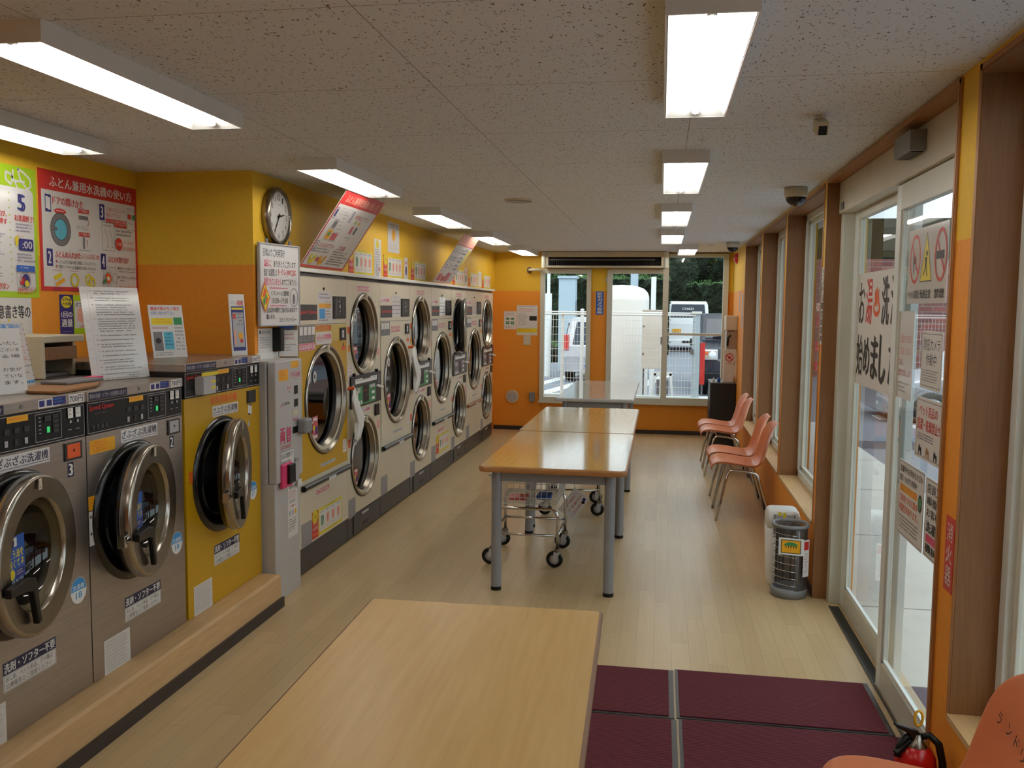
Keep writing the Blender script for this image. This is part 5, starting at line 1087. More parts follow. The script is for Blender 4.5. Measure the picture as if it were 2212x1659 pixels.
# tilted posters over the dryers
def tilted(y0, y1, z0, z1, xb, xt, label, fn):
    V = Vector((xb-xt, 0, z0-z1)); h = V.length; s = Sign((xt, y0, z1), ((0, 1, 0), V), y1-y0, h, 'paper', .004); fn(s, y1-y0, h)
    o = s.build('hanging_poster'); tag(o, label, 'poster', 'tilted posters over the dryers')
    for y in (y0+.03, y1-.03): MB().cyl((xt-.002, y, z1-.005), (xt-.002, y, H), .0015, 'lgrey', 6).build('hanging_wire', o)
def tp1(s, w, h):
    s.rect(0, 0, w, h, 'red'); s.rect(.018, h*.18, w-.036, h*.79, 'paper'); s.text('ふとん兼用乾燥機の使い方', w*.1, h*.05, w*.82, h*.1, 'skin', .02)
    for n, u, v in (('1', .04, .23), ('2', .04, .66), ('3', .42, .23)): s.frame(w*u, h*v, w*.045, h*.13, .004, 'navy'); s.text(n, w*u+.01, h*v+.01, w*.02, h*.09, 'navy', .03)
    s.frame(w*.12, h*.22, w*.27, h*.42, .002, 'lgrey'); s.rect(w*.13, h*.36, w*.1, h*.13, 'lgrey'); s.disc(w*.18, h*.43, w*.035, 'tgrey'); s.rect(w*.13, h*.5, w*.1, h*.12, 'sunny'); s.disc(w*.18, h*.55, w*.025, 'green'); s.lines(w*.25, h*.28, w*.13, h*.32, 7, 'lgrey'); s.lines(w*.14, h*.25, w*.2, h*.07, 2, 'lgrey'); s.rect(w*.25, h*.53, w*.12, h*.09, 'rose')
    s.text('時間設定して下さい', w*.52, h*.25, w*.36, h*.055, 'rose'); s.rect(w*.58, h*.4, w*.05, h*.1, 'rose'); s.rect(w*.68, h*.4, w*.05, h*.1, 'tgrey'); s.disc(w*.6, h*.35, .014, 'lime'); s.disc(w*.7, h*.35, .014, 'sunny'); s.lines(w*.56, h*.55, w*.2, h*.03, 1, 'tgrey')
    s.text('ふとんを入れて下さい', w*.1, h*.67, w*.36, h*.055, 'rose', .02); s.lines(w*.09, h*.74, w*.36, h*.07, 2, 'ink'); s.text('ご注意', w*.56, h*.67, w*.17, h*.06, 'rose', .03); s.lines(w*.5, h*.75, w*.42, h*.2, 6, 'ink')
    for u, c in ((.15, 'yel'), (.36, 'sunny')):
        s.line([(w*(u-.05), h*.83), (w*(u-.045), h*.89), (w*(u-.02), h*.93), (w*(u+.01), h*.93), (w*(u+.04), h*.88), (w*(u+.045), h*.83)], .03, c)
    s.text('➡', w*.235, h*.86, w*.05, h*.05, 'red', .02)
tilted(5.195, 5.93, 1.94, 2.40, -2.186, -1.875, 'large red bordered poster leaning out over the yellow dryer', tp1)
def tp2(s, w, h):
    s.frame(.004, .004, w-.008, h-.008, .008, 'rose'); s.rect(.01, .01, w-.02, h*.2, 'skin'); s.rect(.01, h*.21, w-.02, h*.02, 'rose')
    for i in range(4):
        for j in range(3): s.lines(w*(.08+.2*i), h*(.3+.16*j), w*.16, h*.1, 2, ('tgrey', 'lblue', 'navy')[(i+j) % 3])
    s.rect(w*.84, h*.27, w*.12, h*.42, 'yel'); s.lines(w*.6, h*.26, w*.2, h*.5, 6, 'ink'); s.rect(w*.06, h*.82, w*.2, h*.14, 'rose'); s.rect(w*.3, h*.86, w*.14, h*.1, 'red'); s.rect(w*.48, h*.78, w*.2, h*.18, 'rose'); s.lines(w*.72, h*.76, w*.22, h*.2, 4, 'tgrey')
tilted(8.43, 9.14, 1.94, 2.40, -2.186, -1.875, 'smaller looking tilted poster with a pale pink top, farther along the dryers', tp2)
# sheets on the wall above the ledge
XP = XU+.0005
for (y0, y1, lb) in ((6.33, 6.885, 'red and yellow laundry chart nearest the large tilted poster'), (7.17, 7.71, 'red and yellow laundry chart right of the tall white slip'), (8.0, 8.53, 'shiny red and yellow laundry chart left of the smaller tilted poster'), (9.66, 10.24, 'red and yellow laundry chart half behind the smaller tilted poster'), (10.48, 11.02, 'red and yellow laundry chart beyond the second thin slip'), (11.3, 11.87, 'red and yellow laundry chart in the far corner above the last dryer')):
    paper('laundry_chart', (XP, y0, 2.124), LW, y1-y0, .19, 'yel', lb, 'poster', menu_poster, 'laundry charts on the ledge')
def slip(s, w, h): s.disc(w*.45, h*.14, w*.2, 'yel'); s.lines(w*.1, h*.27, w*.8, h*.45, 7, 'navy'); s.disc(w*.4, h*.85, w*.3, 'lgrey'); s.rect(w*.65, h*.75, w*.2, h*.1, 'rose')
paper('white_slip', (XP, 6.93, 2.238), LW, .18, .3, 'paper', 'tall white slip between the first two laundry charts', 'notice', slip)
def gl(s, w, h): s.lines(w*.1, h*.06, w*.8, h*.2, 2, 'tgrey'); s.disc(w*.5, h*.42, w*.15, 'sunny'); s.lines(w*.12, h*.65, w*.78, h*.28, 3, 'lgrey')
paper('laminated_notice', (XP, 7.29, 2.41), LW, .335, .255, 'paperg', 'white laminated sheet high on the yellow wall above the second laundry chart', 'notice', gl)
def slim(s, w, h): s.poly([(w*.2, h*.1), (w*.4, h*.25), (w*.2, h*.35)], 'red'); s.poly([(w*.8, h*.1), (w*.6, h*.25), (w*.8, h*.35)], 'red'); s.disc(w*.5, h*.6, w*.22, 'navy', h*.22)
paper('slim_card', (XP, 7.775, 2.135), LW, .12, .195, 'paper', 'thin card with a dark blue figure right of the second laundry chart', 'notice', slim)
paper('slim_card', (XP, 10.27, 2.155), LW, .15, .21, 'paper', 'thin card with a dark figure between the two farther laundry charts', 'notice', slim)
paper('white_slip', (XP, 11.05, 2.145), LW, .22, .19, 'paper', 'pale sheet between the last two laundry charts', 'notice', lambda s, w, h: s.lines(w*.1, h*.1, w*.8, h*.75, 8, 'lgrey'))
# ---- clock
t = thing('wall_clock', 'round white wall clock with a silver rim above the whiteboard', 'clock', (XU, 5.045, 2.22)); yc, zc = 5.045, 2.22
MB().lathe([(.165, 0), (.17, .02), (.168, .042), (.16, .05), (.15, .052), (.145, .044), (.144, .034)], (XU, yc, zc), AX, 'steelr', 56).build('rim', t)
MB().lathe([(.145, .034), (0, .034)], (XU, yc, zc), AX, 'paper', 48).build('dial', t)
s = Sign((XU+.0345, yc, zc), LW)
for i in range(12):
    a = math.radians(30*(i+1)); n = str(i+1); s.text(n, .112*math.sin(a)-(.017 if i > 8 else .009), -.112*math.cos(a)-.016, .034 if i > 8 else .018, .032, 'ink')
for i in range(60): a = math.radians(6*i); s.line([(.136*math.sin(a), -.136*math.cos(a)), (.141*math.sin(a), -.141*math.cos(a))], .002, 'ink')
s.lines(-.025, -.07, .05, .01, 1, 'tgrey', ragged=0); s.build('numerals', t)
def hand(nm, a, L, w):
    a = math.radians(a); s = Sign((XU+.038, yc, zc), LW); d = (math.sin(a), -math.cos(a)); q = (-d[1], d[0])
    s.poly([(-d[0]*.02+q[0]*w, -d[1]*.02+q[1]*w), (d[0]*L+q[0]*w*.5, d[1]*L+q[1]*w*.5), (d[0]*L-q[0]*w*.5, d[1]*L-q[1]*w*.5), (-d[0]*.02-q[0]*w, -d[1]*.02-q[1]*w)], 'ink'); s.build(nm, t)
hand('hour_hand', 78, .075, .007); hand('minute_hand', 214, .112, .006)
MB().lathe([(.144, .046), (.1, .049), (0, .05)], (XU, yc, zc), AX, 'vinyl', 40).build('clock_glass', t)
# ---- whiteboard
p0, p1 = Vector((-2.262, 4.80, 0)), Vector((-2.185, 5.163, 0)); U = (p1-p0); w = U.length; U.normalize(); V = Vector((0, 0, -1)); N = V.cross(U)
z1, h = 2.045, .46
s = Sign(p0+Vector((0, 0, z1)), (U, V), w, h, 'paperg', .01)
ink = 'ink'
B = .012
s.text('日頃よりご利用頂き', w*.08, .022, w*.55, .046, ink, B); s.text('誠に', w*.1, .083, w*.18, .044, 'pink', B); s.text('ありがとうございます', w*.34, .086, w*.58, .04, ink, B)
s.text('当店では設置した', w*.09, .137, w*.34, .042, ink, B); s.text('トイレ(WC)は', w*.46, .134, w*.46, .046, 'red', .02); s.text('設置されていません', w*.09, .189, w*.44, .044, 'pink', B); s.text('のでご了承下さい', w*.55, .192, w*.4, .038, ink, B)
s.line([(w*.22+i*w*.03, .244+(.007 if i % 2 else 0)) for i in range(17)], .004, 'pink'); s.text('インフォメーション営業時間', w*.26, .262, w*.46, .03, ink, B); s.text('10:00~19:00', w*.28, .303, w*.42, .034, 'tgrey', B)
s.line([(w*.24+i*w*.03, .346+(.007 if i % 2 else 0)) for i in range(15)], .004, 'pink'); s.ring(w*.86, .30, w*.11, .003, ink, .055); s.disc(w*.86, .31, w*.035, 'tgrey', .032); s.text('上記以外の時間でご用の方は', w*.14, .36, w*.58, .03, ink, B); s.text('店員まで', w*.74, .36, w*.2, .028, ink, B)
s.text('願います。', w*.14, .399, w*.22, .03, ink, B); s.text('コインランドリー', w*.46, .42, w*.46, .026, ink, B)
o = s.build('whiteboard'); tag(o, 'whiteboard covered in handwriting hanging under the wall clock', 'whiteboard')
m = MB(basis(p0+Vector((0, 0, z1)), U, V, N)); f_ = .009
m.box(-f_, 0, -f_, h+f_, -.004, .016, 'lgrey'); m.box(w, w+f_, -f_, h+f_, -.004, .016, 'lgrey'); m.box(0, w, -f_, 0, -.004, .016, 'lgrey'); m.box(0, w, h, h+f_, -.004, .016, 'lgrey'); m.build('board_frame', o, bevel=.002)
for k in (.2, .8): m = MB(basis(p0+Vector((0, 0, z1)), U, V, N)); m.box(w*k-.012, w*k+.012, -.035, -.006, .0, .006, 'tgrey'); m.build('hook', o)
q0 = p0+U*(-.012)+N*.018
s = Sign(q0+Vector((0, 0, 1.74)), (U, V)); s.poly([(.0, .0), (.042, -.09), (.09, 0), (.048, .085)], 'ored'); s.poly([(.006, .0), (.043, -.078), (.083, 0), (.047, .073)], 'yel'); s.poly([(.02, -.01), (.042, -.06), (.06, -.035), (.035, .0)], 'ored'); s.poly([(.045, .02), (.065, -.005), (.074, .005), (.055, .04)], 'ored'); s.disc(.036, .02, .01, 'green', .022); s.disc(.052, -.005, .007, 'green', .016)
for v in list(s.v): pass
s.build('yellow_magnet', o, label='yellow diamond shaped magnet')
# sheets under the whiteboard
paper('notice_sheet', (XU+.001, 4.815, 1.562), LW, .20, .145, 'paper', 'small white notice left of the black box under the whiteboard', 'notice', lambda s, w, h: (s.disc(.025, .02, .01, 'ink'), s.text('自動両替機', .045, .012, .12, .02, 'tgrey'), s.lines(.02, .05, .15, .07, 5, 'tgrey')))
t = thing('black_holder', 'black box shaped holder on the wall under the whiteboard', 'holder', (XU+.02, 5.06, 1.41)); m = MB(); m.box(XU+.0005, XU+.055, 5.005, 5.06, 1.425, 1.565, 'black'); m.build('holder_body', t, bevel=.004)
a, b = Vector((XU+.012, 5.075, 0)), Vector((-2.186, 5.162, 0)); U2 = (b-a); w2_ = U2.length
s = Sign(a+Vector((0, 0, 1.55)), (U2, V), w2_, .16, 'paper', .001); s.lines(.01, .02, w2_-.02, .05, 2, 'rose'); s.lines(.01, .085, w2_-.02, .05, 3, 'tgrey'); tag(s.build('notice_sheet'), 'white notice with red print right of the black box under the whiteboard', 'notice')
s = Sign(a+Vector((0, 0, 1.592)), (U2, V), w2_*.8, .035, 'blue', .001); s.lines(.005, .005, w2_*.6, .025, 2, 'lblue'); tag(s.build('blue_card'), 'small blue card peeking out below the whiteboard', 'card')
# ---- far wall
YW = YF-.0005
def evac(s, w, h):
    s.lines(w*.1, h*.12, w*.7, h*.12, 2, 'tgrey')
    for i in (0, 1): s.rect(w*(.17+.38*i), h*.37, w*.26, h*.1, 'green'); s.rect(w*(.17+.38*i), h*.56, w*.26, h*.16, 'green'); s.disc(w*(.3+.38*i), h*.62, w*.05, 'paper')
    s.lines(w*.1, h*.82, w*.6, h*.12, 2, 'tgrey')
paper('green_notice', (-2.145, YW, 1.645), FWL, .175, .25, 'paper', 'small white notice with four green boxes on the far orange wall', 'notice', evac)
def longn(s, w, h):
    s.lines(w*.06, h*.03, w*.88, h*.04, 1, 'ink'); s.lines(w*.06, h*.11, w*.88, h*.12, 3, 'rose'); s.lines(w*.06, h*.28, w*.5, h*.4, 9, 'tgrey'); s.rect(w*.6, h*.36, w*.36, h*.15, 'ink'); s.rect(w*.02, h*.77, w*.96, h*.15, 'yel'); s.lines(w*.06, h*.79, w*.8, h*.1, 3, 'ored'); s.lines(w*.6, h*.94, w*.3, h*.03, 1, 'navy')
paper('long_notice', (-1.965, YW, 1.728), FWL, .29, .41, 'paper', 'larger white notice with a dark photo and yellow band on the far orange wall', 'notice', longn)
t = thing('wall_switch', 'cream switch plate under the larger notice on the far wall', 'switch', (-1.82, YF, 1.24)); m = MB(); m.box(-1.872, -1.768, YF-.008, YF, 1.183, 1.315, 'beige'); m.build('plate', t, bevel=.003)
for z in (1.21, 1.265): MB().box(-1.84, -1.80, YF-.012, YF-.008, z, z+.03, 'cream').build('rocker', t)
t = thing('round_vent', 'round cream vent cover low on the far orange wall', 'vent', (-2.02, YF, .46)); MB().lathe([(0, .012), (.062, .014), (.068, .006), (.078, .016), (.088, .012), (.09, 0)], (-2.02+.0, YF, .462), (0, -1, 0), 'beige', 40).build('vent_cover', t); MB().lathe([(0, .016), (.06, .018)], (-2.02, YF, .462), (0, -1, 0), 'lgrey', 32).build('vent_disc', t)
o = (lambda m: m.build('wall_box', bevel=.008))(MB().box(-1.775, -1.70, YF-.05, YF, .40, .53, 'grey')); tag(o, 'small grey box low on the far wall left of the window', 'box')
paper('camera_sign', (-.88, YW, 1.925), FWL, .105, .315, 'blue', 'narrow blue vertical sign on the orange pillar between the far windows', 'sign', lambda s, w, h: s.vtext('防犯カメラ録画', w*.2, h*.03, w*.6, h*.94, 'paper', .03))
o = MB().box(-.75, -.735, YF-.02, YF-.001, 2.05, 2.12, 'beige').build('sensor'); tag(o, 'tiny cream sensor at the top of the pillar beside the large window', 'sensor')
# ---- right wall
paper('extinguisher_sign', (XR-.0005, 3.04, 1.045), RW, .085, .242, 'red', 'red vertical fire extinguisher sign on the orange strip beside the door', 'sign', lambda s, w, h: s.vtext('消火器', w*.16, h*.06, w*.66, h*.88, 'paper', .01))
paper('strip_sign', (.9295, 5.512, 1.95), RW, .085, .45, 'paper', 'thin vertical strip of black print on the narrow wall beside the entrance', 'sign', lambda s, w, h: s.vtext('ランドリー営業案内', w*.15, .01, w*.7, h-.02, 'ink', .04))
paper('wall_card', (XR-.0005, 11.2, 1.92), RW, .14, .25, 'lgrey', 'pale purple vertical card on the right wall near the fire bell', 'sign', lambda s, w, h: s.vtext('お知らせ', w*.2, .01, w*.6, h-.02, 'rose', .02))
paper('wall_card', (XR-.0005, 10.8, 1.88), RW, .16, .4, 'lgrey', 'long grey white sheet on the right wall just before the first window box', 'sign', lambda s, w, h: s.lines(w*.1, h*.05, w*.8, h*.85, 12, 'tgrey'))
# ---- sheets on the entrance glass
XF, XS = 1.0755, 1.0175     # inner faces of the two panes
def hot(s, w, h):
    w *= .74
    s.text('お', w*.03, .05, w*.19, .22, 'ink', .03); s.text('湯', w*.27, .03, w*.2, .24, 'red', .03); s.text('♨', w*.51, .08, w*.2, .15, 'ored', .02); s.text('洗', w*.76, .03, w*.2, .24, 'ink', .04)
    s.text('始', w*.02, .33, w*.2, .22, 'ink', .03); s.text('め', w*.25, .34, w*.2, .2, 'ink', .04); s.text('ま', w*.5, .33, w*.2, .22, 'ink', .06); s.text('し', w*.76, .32, w*.17, .24, 'ink', .06)
    s.text('濯', w*1.02, .03, w*.2, .24, 'ink', .03); s.text('た', w*1.02, .33, w*.2, .22, 'ink', .04)
paper('hot_water_banner', (XF, 5.20, 1.90), RW, .95, .6, 'paper', 'large white banner in black and red letters on the far door pane', 'banner', hot)
def pets(s, w, h):
    for u in (.1, .435):
        s.ring(u, .12, .075, .014, 'red', .1) if u < .2 else None
    s.poly([(.075, .13), (.07, .09), (.085, .1), (.115, .115), (.125, .16), (.118, .17), (.11, .14), (.09, .14), (.09, .18), (.082, .18)], 'ink'); s.line([(.05, .06), (.15, .185)], .012, 'red')
    s.poly([(.255, .02), (.175, .215), (.335, .215)], 'ink'); s.poly([(.255, .03), (.182, .211), (.328, .211)], 'yel'); s.disc(.262, .105, .011, 'ink'); s.poly([(.24, .12), (.265, .118), (.262, .16), (.245, .165)], 'ink'); s.line([(.25, .155), (.225, .19)], .008, 'ink'); s.line([(.258, .155), (.275, .195)], .008, 'ink')
    s.text('ペット入店禁止', .02, .245, .155, .035, 'ink', .03); s.text('転倒注意', .19, .245, .14, .035, 'ink', .03)
    s.rect(.352, 0, .002, h, 'lgrey'); s.ring(.44, .12, .075, .014, 'red', .1); s.line([(.39, .06), (.49, .185)], .012, 'red'); s.rect(.39, .105, .09, .03, 'ink'); s.text('禁煙', .38, .245, .12, .035, 'ink', .03)
paper('prohibition_poster', (XS, 3.985, 2.03), RW, .52, .30, 'paperg', 'glossy sheet with red no pets circle and yellow triangle on the near door pane', 'poster', pets)
paper('faded_notice', (XS, 4.09, 1.70), RW, .235, .37, 'paperg', 'faded white notice at the far edge of the near door pane', 'notice', lambda s, w, h: (s.text('上履きのまま', w*.12, .1, w*.75, .035, 'rose'), s.text('ご入店ください', w*.1, .15, w*.78, .035, 'rose'), s.text('なお、', w*.12, .2, w*.3, .03, 'rose'), s.text('禁煙でお願いします', w*.1, .245, w*.8, .03, 'rose'), s.lines(w*.1, .3, w*.7, .05, 3, 'lgrey')))
def camn(s, w, h): s.frame(.01, .012, w-.02, h-.024, .002, 'ink'); s.text('防犯カメラ', .03, .03, w-.06, .045, 'ink', .0); s.text('作動中', w*.25, .088, w*.5, .045, 'ink', .0); s.lines(.02, .15, w-.04, .05, 5, 'tgrey')
paper('camera_notice', (XS, 3.735, 1.625), RW, .265, .225, 'paper', 'white notice announcing security cameras on the near door pane', 'notice', camn)
def petg(s, w, h):
    s.frame(.01, .012, w-.02, h-.024, .002, 'ink'); s.text('ペット用品の', .04, .03, w*.72, .04, 'red', .03); s.text('洗濯・乾燥禁止!!', .02, .082, w*.88, .045, 'red', .04); s.lines(.03, .14, w-.05, .03, 3, 'navy')
    for u, c in ((.05, 'ink'), (.15, 'trim'), (.25, 'ink')): s.poly([(u, .2), (u+.01, .185), (u+.03, .2), (u+.04, .195), (u+.042, .225), (u+.03, .225), (u+.028, .212), (u+.012, .212), (u+.01, .225), (u+.002, .225)], c)
paper('pet_laundry_notice', (XS, 3.765, 1.365), RW, .33, .24, 'paper', 'notice in red letters with three small animals on the near door pane', 'notice', petg)
def bask(s, w, h): s.frame(.008, .008, w-.016, h-.016, .002, 'ink'); s.text('洗濯中やお手持ちカゴの', .02, .02, w-.05, .03, 'ink', .03); s.text('置引・いたずら多発中!', .02, .06, w-.12, .028, 'ink', .03); s.rect(.025, .1, w-.12, .03, 'sunny'); s.text('店内におかれたまま', .03, .1, w-.13, .03, 'red', .0); s.text('ご使用された際の', .02, .14, w-.1, .032, 'ored', .02); s.text('可能性があります。', .02, .18, w-.09, .034, 'ored', .02); s.lines(.02, .23, w-.05, .06, 4, 'tgrey'); s.disc(w-.05, .13, .025, 'ink', .035); s.disc(w-.05, .13, .018, 'green', .025)
paper('basket_notice', (XS, 3.975, 1.078), RW, .37, .315, 'paper', 'notice with orange letters about theft low on the near door pane', 'notice', bask)
def clerk(s, w, h): s.frame(.008, .008, w-.016, h-.016, .002, 'ink'); s.text('店員又は', .025, .02, w*.7, .038, 'ink', .03); s.text('順番を', .025, .07, w*.6, .034, 'ink', .02); s.text('お客様に', .025, .115, w*.7, .034, 'ink', .02); s.text('洗濯代', .025, .165, w*.6, .042, 'ink', .04); s.rect(.03, .215, w*.7, .03, 'pink'); s.text('機械', .025, .25, w*.5, .034, 'ink', .03)
paper('clerk_notice', (XS, 3.59, 1.072), RW, .3, .305, 'paper', 'notice partly hidden by the door trim, right of the one with orange letters', 'notice', clerk)
o = paper('window_sign', (1.091, 6.72, 1.9), RW, .5, .65, None, 'red lettered window sticker seen edge on in the window beside the entrance', 'sign', lambda s, w, h: (s.poly([(.12, .05), (.17, -.05), (.22, .05), (.17, .14)], 'tgrey'), s.rect(.05, .15, .3, .055, 'paper'), s.text('コイン', .06, .16, .25, .04, 'red', .03), s.text('ランドリー', .05, .24, .3, .08, 'red', .03), s.text('洗濯', .05, .42, .3, .07, 'red', .03), s.text('乾燥', .05, .56, .3, .07, 'red', .03)))
# ================================================================ OUTSIDE
def out(m, name, **k): return m.build(name, kind='structure', **k)
out(MB().box(-30, 30, YF+.15, 70, -.12, -.02, 'asphalt'), 'parking_ground'); out(MB().box(2.5, 30, -12, YF+.15, -.22, -.12, 'asphalt'), 'side_parking_ground')
m = MB(); m.box(1.16, 2.5, -6, YF+2, -.2, -.012, 'concrete'); out(m, 'pavement')
m = MB()
for y in (1.1, 3.1, 5.33, 7.07, 8.9, 10.7): m.box(1.16, 2.5, y-.006, y+.006, -.0118, -.0112, 'tgrey')
out(m, 'pavement_joints'); m = MB(); m.box(1.16, 2.5, 2.2, 4.19, -.011, -.006, 'tile')
for i in range(5): m.box(1.16, 2.5, 2.39+i*.36, 2.40+i*.36, -.006, -.0055, 'tgrey')
for i in range(4): m.box(1.3+i*.32, 1.31+i*.32, 2.2, 4.0, -.006, -.0055, 'tgrey')
out(m, 'entrance_tiles')
m = MB(); m.box(1.15, 1.75, -6, YF+.15, 2.62, 2.8, 'white'); out(m, 'canopy'); m = MB(); m.box(1.05, 1.15, YB, YF+.15, H-.01, 3.2, 'concrete'); out(m, 'outer_wall_top')
out(MB().box(-3.2, 1.2, YB, YF+.15, 2.62, 2.75, 'concrete'), 'roof')
m = MB()
for i in range(4): m.quad((-3.3+i*.75, 17.2, -.018), (-3.02+i*.75, 17.2, -.018), (-1.9+i*.75, 23.5, -.018), (-2.2+i*.75, 23.5, -.018), 'white')
out(m, 'painted_stripes')
out(MB().box(-4, 1.6, 14.05, 14.25, -.02, .33, 'concrete'), 'fence_base')
# mesh fence
t = thing('mesh_fence', 'white wire mesh fence outside the far windows', 'fence', (-1, 14.1, .33)); m = MB()
for (x0, x1) in ((-2.6, .53),):
    n = int((x1-x0)/.048)
    for i in range(n+1): x = x0+(x1-x0)*i/n; m.box(x-.0022, x+.0022, 14.098, 14.102, .34, 1.60, 'white')
    for j in range(11): z = .36+j*.115; m.box(x0, x1, 14.094, 14.098, z-.003, z+.003, 'white')
    m.tube([(x0, 14.1, 1.6), (x1, 14.1, 1.6)], .014, 'white', 8); m.tube([(x0, 14.12, 1.64), (x1, 14.12, 1.63)], .012, 'white', 8)
m.build('wire_mesh', t)
for x, r in ((-1.54, .026), (-2.5, .026), (.02, .022)): MB().cyl((x, 14.14, .33), (x, 14.14, 1.64), r, 'white', 14).build('post', t)
m = MB(); m.box(.49, .60, 14.1, 14.2, .2, 1.64, 'utility'); m.box(.47, .62, 14.08, 14.22, 1.62, 1.66, 'white'); m.build('corner_post', t, bevel=.006)
m = MB(); m.box(.455, .51, 14.06, 14.1, 1.0, 1.08, 'tgrey'); m.build('latch', t)
t = thing('white_post', 'thin white pole with round cap in front of the silver wagon', 'post', (-1.265, 14.6, -.02)); MB().cyl((-1.27, 14.6, -.02), (-1.27, 14.6, 1.66), .03, 'white', 14).build('pole', t); MB().lathe([(.034, 0), (.03, .02), (0, .03)], (-1.27, 14.6, 1.66), (0, 0, 1), 'white', 14).build('cap', t)
t = thing('valve_pump', 'grey valve stand with a blue handle outside the left far window', 'valve', (-1.2, 14.45, -.02))
MB().lathe([(.05, 0), (.05, .3), (.035, .34), (.035, .45), (.06, .47), (.06, .56), (.03, .6), (0, .6)], (-1.17, 14.45, .1), (0, 0, 1), 'steelr', 18).build('valve_body', t)
MB().lathe([(0, .05), (.05, .04), (.085, .0), (.08, -.012)], (-1.13, 14.45, .76), (0, 0, 1), 'blue', 20).build('handle', t); MB().cyl((-1.17, 14.45, .42), (-1.3, 14.42, .44), .02, 'white', 10).build('outlet', t); MB().cyl((-1.17, 14.45, -.02), (-1.17, 14.45, .1), .03, 'steelr', 10).build('riser', t)
# tank and boxes
cx, cy = -.665, 15.3; t = thing('storage_tank', 'tall ivory cylindrical tank with a domed top outside the large window', 'tank', (cx, cy, -.02)); R = .462
MB().lathe([(0, 0), (R, 0), (R, .25), (R, 1.86)], (cx, cy, -.02), (0, 0, 1), 'tankw', 64).build('tank_body', t)
MB().lathe([(R, 1.86), (R*.985, 1.93), (R*.93, 1.99), (R*.8, 2.05), (R*.6, 2.085), (R*.35, 2.105), (0, 2.115)], (cx, cy, -.02), (0, 0, 1), 'tankw', 64).build('domed_top', t)
t = thing('electric_box', 'beige electric box on legs beside the tank', 'electric box', (-.1, 14.5, -.02)); m = MB(); m.box(-.295, .07, 14.4, 14.62, .74, 1.665, 'ebox'); m.build('enclosure', t, bevel=.006)
for x in (-.26, .03): MB().box(x-.015, x+.015, 14.5, 14.53, -.02, .74, 'tgrey').build('leg', t)
for z in (.98, 1.42): MB().cyl((-.27, 14.4, z), (-.27, 14.385, z), .014, 'tgrey', 12).build('door_lock', t)
m = MB(); m.box(-.3, .075, 14.39, 14.63, 1.665, 1.68, 'ebox'); m.build('lid', t)
t = thing('a_frame_barrier', 'low white A frame stand with a grey centre beneath the electric box', 'barrier', (0, 15.5, -.02))
for sx in (-1, 1): m = MB(); m.prism([(sx*.17, 0), (sx*.21, 0), (sx*.15, .62), (sx*.11, .62)], (.05, 15.4, -.02), (1, 0, 0), (0, 0, 1), (0, .05, 0), 'white'); m.build('leg', t)
m = MB(); m.box(-.1, .2, 15.4, 15.45, .56, .62, 'white'); m.build('top_rail', t); m = MB(); m.box(-.06, .15, 15.41, 15.44, .05, .5, 'tgrey'); m.build('panel', t)
for (x, y, w, d, h, c, nm, lb, ct_) in ((-2.44, 24.5, .46, .5, 2.5, 'utility', 'utility_cabinet', 'tall pale blue grey utility cabinet beyond the fence in the left far window', 'cabinet'),):
    t = thing(nm, lb, ct_, (x, y, -.02)); m = MB(); m.box(x-w/2-.12, x+w/2-.12, y, y+d, -.02, h, c); m.build('cabinet_body', t, bevel=.01); MB().box(x-w/2-.15, x+w/2-.08, y-.04, y+d+.03, h, h+.07, c).build('lid', t); MB().box(x+w/2-.12, x+w/2-.108, y+.1, y+.25, 1.5, 1.9, 'tgrey').build('side_panel', t)
t = thing('lamp_pole', 'white stepped pole left of the pale blue cabinet', 'pole', (-2.78, 22.2, -.02)); MB().cyl((-2.78, 22.2, -.02), (-2.78, 22.2, 2.05), .085, 'white', 16).build('lower_pole', t); MB().cyl((-2.78, 22.2, 2.05), (-2.78, 22.2, 2.62), .04, 'white', 14).build('upper_pole', t); m = MB(); m.box(-2.85, -2.71, 22.13, 22.27, 2.6, 2.72, 'white'); m.build('head', t)
t = thing('utility_pole', 'broad grey blue pole rising behind the tank', 'pole', (-.78, 26, -.02)); MB().cyl((-.78, 26, -.02), (-.78, 26, 6), .11, 'utility', 18).build('pole', t)
t = thing('white_stake', 'white square post right of the tank', 'post', (-.145, 16.4, -.02)); m = MB(); m.box(-.19, -.1, 16.4, 16.46, -.02, 2.27, 'white'); m.build('post', t)
t = thing('red_post_sign', 'red upright panel between the fence and the dark jeep', 'sign', (.735, 15.7, -.02)); m = MB(); m.box(.68, .76, 15.7, 15.74, .4, 1.12, 'red'); m.build('panel', t); MB().cyl((.72, 15.75, -.02), (.72, 15.75, 1.1), .015, 'tgrey', 8).build('post', t)
t = thing('chain_guard', 'thin yellow and black guard hanging at the left of the parking', 'guard', (-2.5, 18, 0)); 
for i in range(14): m = MB(); m.cyl((-2.42-.012*i, 18, 1.12-i*.085), (-2.42-.012*(i+1), 18, 1.12-(i+1)*.085), .014, 'yel' if i % 2 else 'ink', 8); m.build('segment', t)
t = thing('curb_block', 'white concrete curb block outside the tall right window', 'curb', (.9, 14.1, 0)); m = MB(); m.box(.61, 1.3, 13.95, 14.25, -.02, .335, 'concrete'); m.build('block', t, bevel=.01)
